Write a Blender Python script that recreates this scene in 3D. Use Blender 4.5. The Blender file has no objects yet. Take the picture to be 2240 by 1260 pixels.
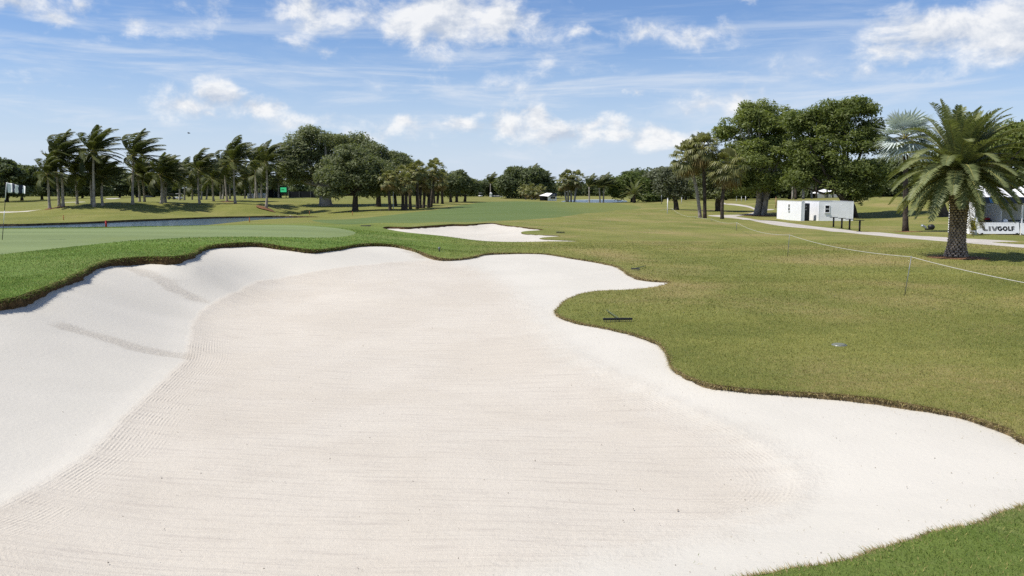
import bpy, bmesh, math, random
import numpy as np
from mathutils import Vector, Matrix, noise
from mathutils.geometry import delaunay_2d_cdt

R = math.radians
rng = np.random.default_rng(7)
random.seed(7)
scene = bpy.context.scene
COL = scene.collection

# ------------------------------------------------------------------ camera
F = 1867.0                       # focal length in photograph pixels (2240 wide)
PITCH = math.atan(210.0 / F)     # the horizon lies 210 px above the middle
cd = bpy.data.cameras.new('camera'); cam = bpy.data.objects.new('camera', cd); COL.objects.link(cam)
cd.sensor_width = 36.0; cd.lens = 36.0 * F / 2240.0
cd.clip_start = 0.1; cd.clip_end = 12000
cam.location = (0, 0, 0); cam.rotation_euler = (math.pi / 2 - PITCH, 0, 0)
scene.camera = cam
scene.render.resolution_x = 1024; scene.render.resolution_y = 576

# ------------------------------------------------------------------ light
EXPO = 0.35
SUN_EL, SUN_AZ = R(57), R(-101)   # azimuth from +Y, clockwise; the sun stands to the left
sv = Vector((math.cos(SUN_EL) * math.sin(SUN_AZ), math.cos(SUN_EL) * math.cos(SUN_AZ), math.sin(SUN_EL)))
sl = bpy.data.lights.new('sun', 'SUN'); so = bpy.data.objects.new('sun', sl); COL.objects.link(so)
sl.energy = 4.3; sl.angle = R(0.53); sl.color = (1.0, 0.955, 0.89)
so.rotation_euler = (-sv).to_track_quat('-Z', 'Y').to_euler()
so.location = (-30, 10, 60)
vs = scene.view_settings
vs.view_transform = 'Standard'; vs.look = 'None'; vs.exposure = EXPO; vs.gamma = 1.0; vs.use_curve_mapping = False
scene.cycles.max_bounces = 6; scene.cycles.diffuse_bounces = 3; scene.cycles.glossy_bounces = 2
scene.cycles.transparent_max_bounces = 6; scene.cycles.transmission_bounces = 3
scene.cycles.use_denoising = False

# ------------------------------------------------------------------ node helper
class NT:
    def __init__(s, nt): s.nt = nt; s.n = nt.nodes; s.l = nt.links
    def new(s, t, **kw):
        nd = s.n.new(t)
        for k, v in kw.items(): setattr(nd, k, v)
        return nd
    def put(s, sock, v):
        if isinstance(v, bpy.types.NodeSocket): s.l.new(v, sock)
        elif v is not None: sock.default_value = v
    def m(s, op, a, b=None, c=None, clamp=False):
        nd = s.new('ShaderNodeMath', operation=op, use_clamp=clamp)
        for i, v in enumerate((a, b, c)): s.put(nd.inputs[i], v)
        return nd.outputs[0]
    def vm(s, op, a, b=None):
        nd = s.new('ShaderNodeVectorMath', operation=op)
        s.put(nd.inputs[0], a)
        if b is not None:
            s.put(nd.inputs[3] if op == 'SCALE' else nd.inputs[1], b)
        return nd.outputs[1] if op in ('LENGTH', 'DISTANCE', 'DOT_PRODUCT') else nd.outputs[0]
    def noise(s, vec, scale, detail=3, rough=0.55, dist=0.0, out=0):
        nd = s.new('ShaderNodeTexNoise')
        s.put(nd.inputs['Vector'], vec); s.put(nd.inputs['Scale'], scale); s.put(nd.inputs['Detail'], detail)
        s.put(nd.inputs['Roughness'], rough); s.put(nd.inputs['Distortion'], dist)
        return nd.outputs[out]
    def sm(s, v, a, b, lo=0.0, hi=1.0):
        nd = s.new('ShaderNodeMapRange', interpolation_type='SMOOTHSTEP')
        s.put(nd.inputs[0], v); s.put(nd.inputs[1], a); s.put(nd.inputs[2], b); s.put(nd.inputs[3], lo); s.put(nd.inputs[4], hi)
        return nd.outputs[0]
    def mix(s, f, a, b, mode='MIX'):
        nd = s.new('ShaderNodeMix', data_type='RGBA', blend_type=mode)
        s.put(nd.inputs[0], f)
        for sock, v in ((nd.inputs[6], a), (nd.inputs[7], b)):
            s.put(sock, (*v, 1.0) if isinstance(v, tuple) and len(v) == 3 else v)
        return nd.outputs[2]
    def comb(s, x, y, z=0.0):
        nd = s.new('ShaderNodeCombineXYZ')
        for i, v in enumerate((x, y, z)): s.put(nd.inputs[i], v)
        return nd.outputs[0]
    def sep(s, v):
        nd = s.new('ShaderNodeSeparateXYZ'); s.put(nd.inputs[0], v); return nd.outputs

def lin(*c):
    return tuple(((v / 255) / 12.92 if v / 255 <= 0.04045 else ((v / 255 + 0.055) / 1.055) ** 2.4) for v in c)

# ------------------------------------------------------------------ sky with clouds
def build_world():
    w = bpy.data.worlds.new('World'); scene.world = w; w.use_nodes = True
    T = NT(w.node_tree); T.n.clear()
    out = T.new('ShaderNodeOutputWorld'); bg = T.new('ShaderNodeBackground')
    STR = 0.08; UP = 1.0 / (STR * 2 ** EXPO)
    bg.inputs[1].default_value = STR
    sky = T.new('ShaderNodeTexSky', sky_type='NISHITA', sun_disc=False, sun_elevation=SUN_EL, sun_rotation=SUN_AZ,
                altitude=0, air_density=1.0, dust_density=0.2, ozone_density=1.3)
    tc = T.new('ShaderNodeTexCoord'); D = tc.outputs['Generated']
    x, y, z = T.sep(D)
    zc = T.m('MAXIMUM', z, 0.0)
    az = T.m('ARCTAN2', x, y); el = T.m('ARCSINE', T.m('MINIMUM', T.m('MAXIMUM', z, -1.0), 1.0))
    P = T.comb(az, el, 0.0)
    # high thin streaks on a plane above the ground
    inv = T.m('DIVIDE', 1.0, T.m('ADD', zc, 0.07))
    pl = T.comb(T.m('MULTIPLY', x, inv), T.m('MULTIPLY', T.m('MULTIPLY', y, inv), 0.6), 0.3)
    n1 = T.noise(pl, 0.9, 9, 0.62, 0.4)
    cov1 = T.noise(pl, 0.28, 3, 0.5)
    t1 = T.m('ADD', n1, T.m('MULTIPLY', T.m('SUBTRACT', cov1, 0.5), 0.9))
    thin = T.sm(t1, 0.52, 0.92)
    pl2 = T.comb(T.m('MULTIPLY', az, 3.0), T.m('MULTIPLY', el, 26.0), 2.0)
    st = T.sm(T.noise(pl2, 1.6, 8, 0.62, 0.4), 0.44, 0.74)
    band = T.m('MULTIPLY', T.sm(el, 0.02, 0.09), T.sm(el, 0.26, 0.12))
    thin = T.m('MAXIMUM', T.m('MULTIPLY', thin, 0.75), T.m('MULTIPLY', T.m('MULTIPLY', st, band), 0.68))
    # cumulus: lobes broken up by noise
    wv = T.noise(P, 22.0, 5, 0.6, 0.0, out=1)
    wv = T.vm('MULTIPLY', T.vm('SUBTRACT', wv, (0.5, 0.5, 0.5)), (0.085, 0.05, 0.0))
    PW = T.vm('ADD', P, wv)
    lobes = [(900, 55, 85, 72, 1.05), (985, 40, 120, 88, 1.1), (1085, 65, 110, 66, .95), (740, 40, 120, 50, .6), (1000, 288, 190, 22, .5), (1260, 300, 200, 26, .55), (640, 262, 150, 18, .42), (250, 195, 170, 16, .4), (1850, 165, 180, 24, .42), (1160, 70, 90, 60, .62), (800, 45, 90, 40, .62), (690, 30, 110, 48, .62),
             (490, 30, 85, 50, .6), (660, 100, 45, 24, .52), (750, 115, 45, 20, .5), (50, 22, 110, 42, .72), (165, 42, 60, 30, .6), (320, 70, 50, 22, .48),
             (2140, 70, 190, 62, 1.05), (2010, 95, 130, 48, .9), (2240, 55, 120, 70, 1.0), (1950, 115, 70, 22, .7),
             (1410, 85, 110, 28, .58), (1510, 92, 85, 25, .62), (1270, 72, 45, 14, .5), (1180, 150, 130, 36, .26), (1110, 190, 120, 26, .24),
             (1110, 278, 62, 34, .95), (1165, 258, 36, 28, .95), (1215, 296, 80, 30, .95), (1300, 276, 56, 28, .9), (1330, 300, 60, 20, .7), (1010, 278, 60, 26, .8),
             (900, 275, 75, 26, .66), (1440, 305, 74, 28, .75), (1475, 312, 64, 22, .7), (1390, 215, 30, 15, .66), (1630, 222, 55, 34, .85), (1520, 222, 60, 22, .5),
             (480, 215, 60, 32, .8), (430, 235, 95, 30, .7), (475, 255, 40, 16, .7), (575, 245, 60, 30, .9), (1620, 5, 40, 14, .6)]
    f = None
    for px, py, rx, ry, am in lobes:
        a0 = math.atan((px - 1120) / F); e0 = math.atan((420 - py) / F) * math.cos(a0)
        dv = T.vm('MULTIPLY', T.vm('SUBTRACT', PW, (a0, e0, 0.0)), (F / rx, F / ry, 0.0))
        g = T.m('MULTIPLY', T.m('SUBTRACT', 1.25, T.vm('LENGTH', dv)), am)
        f = g if f is None else T.m('SMOOTH_MAX', f, g, 0.25)
    # the same kind of cloud all the way round, outside the lobes
    wide = T.noise(T.comb(T.m('MULTIPLY', az, 1.0), T.m('MULTIPLY', el, 2.4), 5.0), 4.6, 5, 0.55, 0.2)
    away = T.sm(T.m('ABSOLUTE', az), 0.55, 0.75)
    wide = T.m('MULTIPLY', T.m('SUBTRACT', wide, 0.53), T.m('MULTIPLY', away, 7.0))
    wide = T.m('ADD', wide, T.m('MULTIPLY', T.m('SUBTRACT', 1.0, away), -1.0))
    f = T.m('MAXIMUM', T.m('MAXIMUM', f, wide), -0.6)
    P3 = T.comb(az, T.m('MULTIPLY', el, 1.5), 1.0)
    fb = T.noise(P3, 15.0, 10, 0.61, 0.25)
    fb2 = T.noise(T.vm('ADD', P3, (-0.010, 0.018, 0.0)), 15.0, 7, 0.61, 0.25)
    dens = T.m('ADD', f, T.m('MULTIPLY', T.m('SUBTRACT', fb, 0.5), 3.0))
    cum = T.sm(dens, 0.0, 1.05)
    lit = T.m('ADD', 0.62, T.m('MULTIPLY', T.m('SUBTRACT', fb, fb2), 4.2), clamp=True)
    lit = T.m('SUBTRACT', lit, T.m('MULTIPLY', T.sm(dens, 0.6, 2.2), 0.12))
    ccol = T.mix(lit, lin(196, 206, 222), lin(252, 252, 252))
    ccol = T.vm('SCALE', ccol, UP)
    thinc = T.vm('SCALE', T.mix(0.0, lin(226, 233, 243), (1, 1, 1)), UP)
    base = T.mix(1.0, sky.outputs[0], (0.80, 0.95, 1.24), 'MULTIPLY')
    hz = T.sm(el, 0.19, -0.01)
    base = T.mix(T.m('MULTIPLY', hz, 0.82), base, T.vm('SCALE', T.mix(0.0, lin(210, 223, 243), (1, 1, 1)), UP))
    col = T.mix(thin, base, thinc)
    vis = T.m('MULTIPLY', T.m('MULTIPLY', cum, 0.92), T.sm(el, 0.0, 0.05))
    col = T.mix(vis, col, ccol)
    T.put(bg.inputs[0], col); T.l.new(bg.outputs[0], out.inputs[0])
    w.cycles.sampling_method = 'MANUAL'; w.cycles.sample_map_resolution = 512
build_world()

# ------------------------------------------------------------------ object helpers
def link(o, parent=None):
    COL.objects.link(o)
    if parent is not None: o.parent = parent
    return o
def tag(o, label=None, cat=None, group=None, kind=None):
    if label: o['label'] = label
    if cat: o['category'] = cat
    if group: o['group'] = group
    if kind: o['kind'] = kind
    return o
def thing(name, label, cat, loc, group=None, rz=0.0):
    o = bpy.data.objects.new(name, None); o.empty_display_size = 0.3; link(o)
    o.location = loc; o.rotation_euler = (0, 0, rz)
    return tag(o, label, cat, group)
def np_mesh(name, V, Fc, mats, smooth=False, midx=None):
    """mesh from arrays: Fc an (n,k) array or a list of tuples"""
    me = bpy.data.meshes.new(name)
    V = np.asarray(V, dtype=np.float32).reshape(-1, 3)
    if isinstance(Fc, np.ndarray):
        n, k = Fc.shape
        me.vertices.add(len(V)); me.vertices.foreach_set('co', V.ravel())
        me.loops.add(n * k); me.loops.foreach_set('vertex_index', Fc.astype(np.int32).ravel())
        me.polygons.add(n); me.polygons.foreach_set('loop_start', np.arange(0, n * k, k, dtype=np.int32))
        me.update(calc_edges=True)
    else:
        me.from_pydata([tuple(v) for v in V.tolist()], [], Fc)
    for m_ in (mats if isinstance(mats, (list, tuple)) else [mats]): me.materials.append(m_)
    if midx is not None: me.polygons.foreach_set('material_index', np.asarray(midx, dtype=np.int32))
    me.polygons.foreach_set('use_smooth', np.full(len(me.polygons), bool(smooth)))
    me.update()
    return me
def obj(name, me, parent=None, loc=(0, 0, 0)):
    o = bpy.data.objects.new(name, me); link(o, parent); o.location = loc
    return o
class MB:
    """collects simple solids; build() links them as one mesh object"""
    def __init__(s): s.v = []; s.f = []
    def add(s, v, f):
        b = len(s.v); s.v += [tuple(p) for p in v]; s.f += [tuple(i + b for i in q) for q in f]; return s
    def box(s, c, size, rot=None, bev=0.0):
        hx, hy, hz = (d / 2 for d in size)
        M = Matrix.Identity(3) if rot is None else (rot if isinstance(rot, Matrix) else Matrix.Rotation(rot, 3, 'Z'))
        if bev <= 0:
            P = [Vector((a * hx, b * hy, d * hz)) for d in (-1, 1) for a, b in ((-1, -1), (1, -1), (1, 1), (-1, 1))]
            fs = [(0, 3, 2, 1), (4, 5, 6, 7), (0, 1, 5, 4), (1, 2, 6, 5), (2, 3, 7, 6), (3, 0, 4, 7)]
        else:
            P = []
            for zz, ins in ((-hz, bev), (-hz + bev, 0), (hz - bev, 0), (hz, bev)):
                X, Y = hx - ins, hy - ins
                P += [Vector(q) for q in ((-X + bev, -Y, zz), (X - bev, -Y, zz), (X, -Y + bev, zz), (X, Y - bev, zz), (X - bev, Y, zz), (-X + bev, Y, zz), (-X, Y - bev, zz), (-X, -Y + bev, zz))]
            fs = [tuple(range(7, -1, -1)), tuple(range(24, 32))]
            for r in range(3):
                for i in range(8):
                    j = (i + 1) % 8; fs.append((r * 8 + i, r * 8 + j, r * 8 + 8 + j, r * 8 + 8 + i))
        c = Vector(c)
        return s.add([M @ p + c for p in P], fs)
    def tube(s, pts, rad, n=8, cap=True):
        pts = [Vector(p) for p in pts]
        if not isinstance(rad, (list, tuple, np.ndarray)): rad = [rad] * len(pts)
        V, Fq = [], []; up = None
        for i, p in enumerate(pts):
            t = (pts[min(i + 1, len(pts) - 1)] - pts[max(i - 1, 0)]).normalized()
            if up is None:
                up = Vector((0, 1, 0)) if abs(t.y) < 0.9 else Vector((1, 0, 0))
            a = t.cross(up).normalized(); b = a.cross(t).normalized(); up = b
            for k in range(n):
                q = 2 * math.pi * k / n
                V.append(p + (a * math.cos(q) + b * math.sin(q)) * rad[i])
        for i in range(len(pts) - 1):
            for k in range(n):
                k2 = (k + 1) % n
                Fq.append((i * n + k, i * n + k2, i * n + n + k2, i * n + n + k))
        if cap:
            Fq.append(tuple(range(n - 1, -1, -1))); Fq.append(tuple((len(pts) - 1) * n + k for k in range(n)))
        return s.add(V, Fq)
    def prism(s, poly, h0, h1, axis='Z'):
        n = len(poly)
        if axis == 'Z': V = [(x, y, h) for h in (h0, h1) for x, y in poly]
        elif axis == 'Y': V = [(x, h, z) for h in (h0, h1) for x, z in poly]
        else: V = [(h, y, z) for h in (h0, h1) for y, z in poly]
        return s.add(V, [tuple(range(n - 1, -1, -1)), tuple(range(n, 2 * n))] + [(i, (i + 1) % n, n + (i + 1) % n, n + i) for i in range(n)])
    def mesh(s, name, mat, smooth=False):
        me = np_mesh(name, s.v, s.f, mat, smooth)
        bm = bmesh.new(); bm.from_mesh(me); bmesh.ops.recalc_face_normals(bm, faces=bm.faces); bm.to_mesh(me); bm.free()
        return me
    def build(s, name, mat, parent=None, smooth=False, loc=(0, 0, 0)):
        return obj(name, s.mesh(name, mat, smooth), parent, loc)

# ------------------------------------------------------------------ materials
def bsdf_mat(name):
    m_ = bpy.data.materials.new(name); m_.use_nodes = True
    T = NT(m_.node_tree); T.n.clear()
    o = T.new('ShaderNodeOutputMaterial'); b = T.new('ShaderNodeBsdfPrincipled')
    T.l.new(b.outputs[0], o.inputs[0])
    return m_, T, b, o
def simple(name, col, rough=0.7, var=0.15, scale=4.0, spec=0.3, metal=0.0, bump=0.0, bscale=40.0, obj_coord=False):
    m_, T, b, o = bsdf_mat(name)
    g = T.new('ShaderNodeNewGeometry').outputs['Position']
    n = T.noise(g, scale, 4, 0.6)
    c = T.mix(T.sm(n, 0.3, 0.7), tuple(v * (1 - var) for v in col), tuple(min(1, v * (1 + var)) for v in col))
    T.put(b.inputs['Base Color'], c); b.inputs['Roughness'].default_value = rough
    b.inputs['Specular IOR Level'].default_value = spec; b.inputs['Metallic'].default_value = metal
    if bump:
        bp = T.new('ShaderNodeBump'); bp.inputs['Strength'].default_value = 1.0; bp.inputs['Distance'].default_value = bump
        T.put(bp.inputs['Height'], T.noise(g, bscale, 4, 0.6)); T.l.new(bp.outputs[0], b.inputs['Normal'])
    return m_
def leaf_mat(name, dark, light, scale=0.6, trans=0.25, rough=0.45, spec=0.35, fine=3.0):
    m_, T, b, o = bsdf_mat(name)
    g = T.new('ShaderNodeNewGeometry').outputs['Position']
    n = T.noise(g, scale, 2, 0.5); n2 = T.noise(g, fine, 2, 0.5)
    rnd = T.new('ShaderNodeObjectInfo').outputs['Random']
    f = T.m('ADD', T.m('MULTIPLY', T.sm(n, 0.3, 0.7), 0.40), T.m('ADD', T.m('MULTIPLY', T.sm(n2, 0.3, 0.7), 0.30), T.m('MULTIPLY', rnd, 0.30)), clamp=True)
    c = T.mix(f, dark, light)
    T.put(b.inputs['Base Color'], c); b.inputs['Roughness'].default_value = rough; b.inputs['Specular IOR Level'].default_value = spec
    tr = T.new('ShaderNodeBsdfTranslucent'); T.put(tr.inputs[0], T.mix(1.0, c, (1.0, 1.05, 0.5), 'MULTIPLY'))
    mx = T.new('ShaderNodeMixShader'); mx.inputs[0].default_value = trans
    T.l.new(b.outputs[0], mx.inputs[1]); T.l.new(tr.outputs[0], mx.inputs[2]); T.l.new(mx.outputs[0], o.inputs[0])
    return m_

def turf(name, c_lo, c_hi, c_dry, dry=(0.55, 0.75), fine_bump=0.02, streak=0.0, blade=False, patch=0.22, damp=False):
    """grass colour follows world position, so blades and sod share their patches"""
    m_, T, b, o = bsdf_mat(name)
    g = T.new('ShaderNodeNewGeometry').outputs['Position']
    gx, gy, gz = T.sep(g)
    flat = T.comb(gx, gy, 0.0)
    big = T.noise(flat, patch, 5, 0.6, 0.3); mid = T.noise(flat, 1.7, 4, 0.65); fin = T.noise(flat, 28.0, 3, 0.7)
    f = T.m('ADD', T.m('MULTIPLY', T.sm(big, 0.32, 0.68), 0.45), T.m('ADD', T.m('MULTIPLY', T.sm(mid, 0.3, 0.7), 0.3), T.m('MULTIPLY', T.sm(fin, 0.3, 0.7), 0.25)))
    c = T.mix(f, c_lo, c_hi)
    dn = T.m('ADD', T.m('MULTIPLY', T.noise(T.vm('ADD', flat, (31.0, 7.0, 0.0)), 0.16, 4, 0.6, 0.4), 0.65), T.m('MULTIPLY', T.noise(flat, 9.0, 4, 0.7), 0.35))
    dry_f = T.m('MULTIPLY', T.sm(dn, dry[0], dry[1]), 0.68)
    if damp: dry_f = T.m('MULTIPLY', dry_f, T.sm(gx, -16.0, -4.0, 0.35, 1.0))
    c = T.mix(dry_f, c, c_dry)
    if damp:
        row = T.noise(T.comb(T.m('ADD', T.m('MULTIPLY', gx, 0.12), T.m('MULTIPLY', gy, 0.03)), T.m('SUBTRACT', T.m('MULTIPLY', gy, 0.75), T.m('MULTIPLY', gx, 0.12)), 0.0), 1.0, 4, 0.6)
        c = T.mix(1.0, c, T.mix(T.sm(row, 0.32, 0.68), (0.92, 0.93, 0.92), (1.06, 1.05, 1.05)), 'MULTIPLY')
    if damp:      # greener, damper turf round the putting green on the left
        c = T.mix(T.m('MULTIPLY', T.sm(T.m('SUBTRACT', gx, T.m('MULTIPLY', gy, 0.05)), 2.0, -9.0), T.sm(gy, 66.0, 38.0)), c, T.mix(1.0, c, (0.66, 1.0, 0.72), 'MULTIPLY'))
        c = T.mix(T.m('MULTIPLY', T.sm(gy, 10.0, 7.0), 0.8), c, T.mix(1.0, c, (0.68, 0.95, 0.78), 'MULTIPLY'))
    if streak:
        wv = T.noise(T.comb(T.m('MULTIPLY', gx, 0.05), T.m('MULTIPLY', gy, 0.35), 0.0), 1.0, 2, 0.5)
        c = T.mix(T.m('MULTIPLY', T.sm(wv, 0.35, 0.65), streak), c, tuple(v * 1.28 for v in c_hi))
        if name.startswith('fairway'):       # the cut runs out into the rough on the right
            c = T.mix(T.m('MULTIPLY', T.sm(T.m('ADD', gx, T.m('MULTIPLY', T.m('SUBTRACT', mid, 0.5), 8.0)), 2.0, 14.0), 0.75), c, (0.165, 0.172, 0.044))
    if blade:
        rn = T.new('ShaderNodeNewGeometry').outputs['Random Per Island']
        c = T.mix(T.m('MULTIPLY', T.sm(rn, 0.80, 0.97), 0.7), c, tuple(v * 1.25 for v in c_dry))
        c = T.mix(1.0, c, T.mix(rn, (0.9, 0.9, 0.85), (1.2, 1.22, 1.15)), 'MULTIPLY')
        T.put(b.inputs['Base Color'], c); b.inputs['Roughness'].default_value = 0.7; b.inputs['Specular IOR Level'].default_value = 0.06
        tr = T.new('ShaderNodeBsdfTranslucent'); T.put(tr.inputs[0], c)
        mx = T.new('ShaderNodeMixShader'); mx.inputs[0].default_value = 0.3
        T.l.new(b.outputs[0], mx.inputs[1]); T.l.new(tr.outputs[0], mx.inputs[2]); T.l.new(mx.outputs[0], o.inputs[0])
        return m_
    T.put(b.inputs['Base Color'], c); b.inputs['Roughness'].default_value = 0.9; b.inputs['Specular IOR Level'].default_value = 0.12
    if fine_bump:
        bp = T.new('ShaderNodeBump'); bp.inputs['Distance'].default_value = fine_bump; bp.inputs['Strength'].default_value = 0.8
        h = T.m('ADD', T.noise(flat, 45.0, 3, 0.7), T.m('MULTIPLY', T.noise(flat, 6.0, 3, 0.6), 2.0))
        T.put(bp.inputs['Height'], h); T.l.new(bp.outputs[0], b.inputs['Normal'])
    return m_

RO_LO, RO_HI, RO_DRY = (0.132, 0.152, 0.034), (0.250, 0.238, 0.066), (0.375, 0.285, 0.130)
M = {}
M['lawn'] = turf('rough_grass', tuple(v * .92 for v in RO_LO), (RO_HI[0] * .90, RO_HI[1] * .93, RO_HI[2] * .92), tuple(v * .85 for v in RO_DRY), (0.455, 0.66), 0.03, damp=True)
M['blade'] = turf('grass_blade', tuple(v * 1.15 for v in RO_LO), tuple(v * 1.15 for v in RO_HI), RO_DRY, (0.455, 0.66), 0, blade=True, damp=True)
M['green'] = turf('green_turf', (0.135, 0.178, 0.072), (0.165, 0.202, 0.086), (0.165, 0.200, 0.050), (0.5, 0.7), 0.0, 0.55, patch=0.08)
M['fairway'] = turf('fairway_turf', (0.088, 0.128, 0.037), (0.112, 0.148, 0.047), (0.130, 0.142, 0.044), (0.52, 0.75), 0.0, 0.35, patch=0.06)
M['soil'] = simple('lip_soil', (0.085, 0.055, 0.024), 0.95, 0.5, 14.0, 0.1, bump=0.05, bscale=22.0)
M['lip_dry'] = simple('lip_dry', (0.19, 0.14, 0.07), 0.95, 0.5, 14.0, 0.1, bump=0.05, bscale=22.0)
M['bank'] = simple('bank_soil', (0.10, 0.075, 0.04), 0.95, 0.6, 2.0, 0.1, bump=0.08, bscale=5.0)
M['concrete'] = simple('path_concrete', (0.45, 0.41, 0.355), 0.9, 0.12, 1.2, 0.2, bump=0.004, bscale=50)
M['mulch'] = simple('mulch', (0.20, 0.105, 0.055), 0.95, 0.5, 9.0, 0.1, bump=0.04, bscale=18.0)
M['thatch'] = simple('dry_thatch', (0.30, 0.235, 0.115), 0.9, 0.4, 12.0, 0.15)

def sand_mat():
    m_, T, b, o = bsdf_mat('bunker_sand')
    g = T.new('ShaderNodeNewGeometry').outputs['Position']
    gx, gy, gz = T.sep(g); flat = T.comb(gx, gy, 0.0)
    def at(n): 
        a = T.new('ShaderNodeAttribute'); a.attribute_name = n; return a.outputs['Fac']
    fl = at('floor'); tr = at('track')
    tone = T.noise(flat, 0.35, 5, 0.6, 0.5); spk = T.noise(flat, 70.0, 3, 0.7); cl = T.noise(flat, 14.0, 4, 0.65)
    wob = T.noise(flat, 2.2, 2, 0.5)
    soft = T.sm(gx, -5.5, -1.0, 0.10, 0.75)
    inside = T.sm(T.m('ADD', fl, T.m('MULTIPLY', T.m('SUBTRACT', T.m('ADD', T.m('MULTIPLY', cl, 0.35), T.m('MULTIPLY', wob, 0.65)), 0.5), T.m('MULTIPLY', soft, 2.0))), T.m('MULTIPLY', soft, -0.7), soft)
    face = T.mix(T.sm(tone, 0.35, 0.65), (0.522, 0.492, 0.424), (0.550, 0.518, 0.448))
    flo = T.mix(T.sm(tone, 0.35, 0.65), (0.515, 0.466, 0.388), (0.545, 0.498, 0.420))
    c = T.mix(inside, face, flo)
    # raking: streaks drawn across the floor
    sx = T.comb(T.m('MULTIPLY', gx, 0.55), T.m('ADD', T.m('MULTIPLY', gy, 9.0), T.m('MULTIPLY', gx, 1.1)), 0.0)
    strk = T.noise(sx, 1.6, 5, 0.68, 0.25)
    c = T.mix(T.m('MULTIPLY', T.m('MULTIPLY', T.sm(strk, 0.46, 0.74), inside), 0.42), c, (0.345, 0.305, 0.265))
    rough_ = T.m('MULTIPLY', T.sm(tr, 0.25, 0.8), T.sm(cl, 0.2, 0.6))
    c = T.mix(T.m('MULTIPLY', rough_, 0.42), c, (0.36, 0.315, 0.255))
    c = T.mix(T.m('MULTIPLY', T.sm(spk, 0.60, 0.76), T.m('ADD', 0.12, T.m('MULTIPLY', inside, 0.36))), c, (0.25, 0.222, 0.185))
    T.put(b.inputs['Base Color'], c); b.inputs['Roughness'].default_value = 0.95; b.inputs['Specular IOR Level'].default_value = 0.1
    # grooves of the rake along the rim of the floor
    ph = T.m('ADD', T.m('MULTIPLY', fl, 2 * math.pi / 0.050), T.m('MULTIPLY', wob, 3.5))
    gr = T.m('MULTIPLY', T.m('SINE', ph), T.m('MULTIPLY', T.sm(fl, -0.02, 0.08), T.sm(T.m('ADD', fl, T.m('MULTIPLY', wob, 0.6)), 1.35, 0.75)))
    near = T.m('MAXIMUM', T.sm(T.m('ADD', gx, T.m('MULTIPLY', gy, -0.02)), -3.2, -4.6), T.m('MULTIPLY', T.m('MULTIPLY', T.sm(gy, 15.5, 11.5), T.sm(gx, 0.6, 2.2)), 0.5))
    near = T.m('MULTIPLY', near, T.sm(gy, 19.0, 16.0))
    gr = T.m('MULTIPLY', T.m('MULTIPLY', gr, near), T.sm(T.noise(flat, 2.2, 4, 0.65), 0.36, 0.64))
    h = T.m('MULTIPLY', T.m('MULTIPLY', gr, T.sm(cl, 0.3, 0.62)), 0.0080)
    h = T.m('ADD', h, T.m('MULTIPLY', T.m('MULTIPLY', strk, inside), 0.030))
    h = T.m('ADD', h, T.m('MULTIPLY', T.m('MULTIPLY', cl, T.m('ADD', T.m('ADD', 0.55, T.m('MULTIPLY', inside, 0.3)), T.m('MULTIPLY', tr, 1.4))), 0.022))
    h = T.m('ADD', h, T.m('MULTIPLY', T.m('MULTIPLY', spk, T.m('ADD', 0.35, T.m('ADD', inside, tr))), 0.008))
    bp = T.new('ShaderNodeBump'); bp.inputs['Distance'].default_value = 1.0; bp.inputs['Strength'].default_value = 0.62
    T.put(bp.inputs['Height'], h); T.l.new(bp.outputs[0], b.inputs['Normal'])
    return m_
M['sand'] = sand_mat()
def water_mat():
    m_, T, b, o = bsdf_mat('pond_water')
    g = T.new('ShaderNodeNewGeometry').outputs['Position']
    b.inputs['Base Color'].default_value = (0.055, 0.085, 0.105, 1); b.inputs['Roughness'].default_value = 0.16
    b.inputs['IOR'].default_value = 1.33
    gx, gy, gz = T.sep(g)
    bp = T.new('ShaderNodeBump'); bp.inputs['Distance'].default_value = 0.25; bp.inputs['Strength'].default_value = 0.9
    T.put(bp.inputs['Height'], T.noise(T.comb(T.m('MULTIPLY', gx, 1.0), T.m('MULTIPLY', gy, 0.6), 0.0), 2.4, 4, 0.65)); T.l.new(bp.outputs[0], b.inputs['Normal'])
    return m_
M['water'] = water_mat()
# ------------------------------------------------------------------ the lie of the land
CP, SP = math.cos(PITCH), math.sin(PITCH)
def ray(px, py):
    xc, yc = (px - 1120) / F, -(py - 630) / F
    return Vector((xc, CP + SP * yc, -SP + CP * yc))
def PY(px, py, Y):
    d = ray(px, py); return d * (Y / d.y)
def PZ(px, py, z):
    d = ray(px, py); return d * (z / d.z)

class RBF:
    def __init__(s, X, v, c=0.03, sm=1e-5):
        s.X = np.asarray(X, float); s.c = c; n, d = s.X.shape
        r = np.sqrt(((s.X[:, None] - s.X[None]) ** 2).sum(-1) + c * c)
        A = np.zeros((n + d + 1, n + d + 1)); A[:n, :n] = r - sm * np.eye(n)
        Pm = np.hstack([np.ones((n, 1)), s.X]); A[:n, n:] = Pm; A[n:, :n] = Pm.T
        s.w = np.linalg.lstsq(A, np.concatenate([v, np.zeros(d + 1)]), rcond=None)[0]
    def __call__(s, Q):
        Q = np.asarray(Q, float); out = np.empty(len(Q)); n = len(s.X)
        for i in range(0, len(Q), 20000):
            q = Q[i:i + 20000]
            r = np.sqrt(((q[:, None] - s.X[None]) ** 2).sum(-1) + s.c ** 2)
            out[i:i + 20000] = r @ s.w[:n] + s.w[n] + q @ s.w[n + 1:]
        return out

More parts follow.
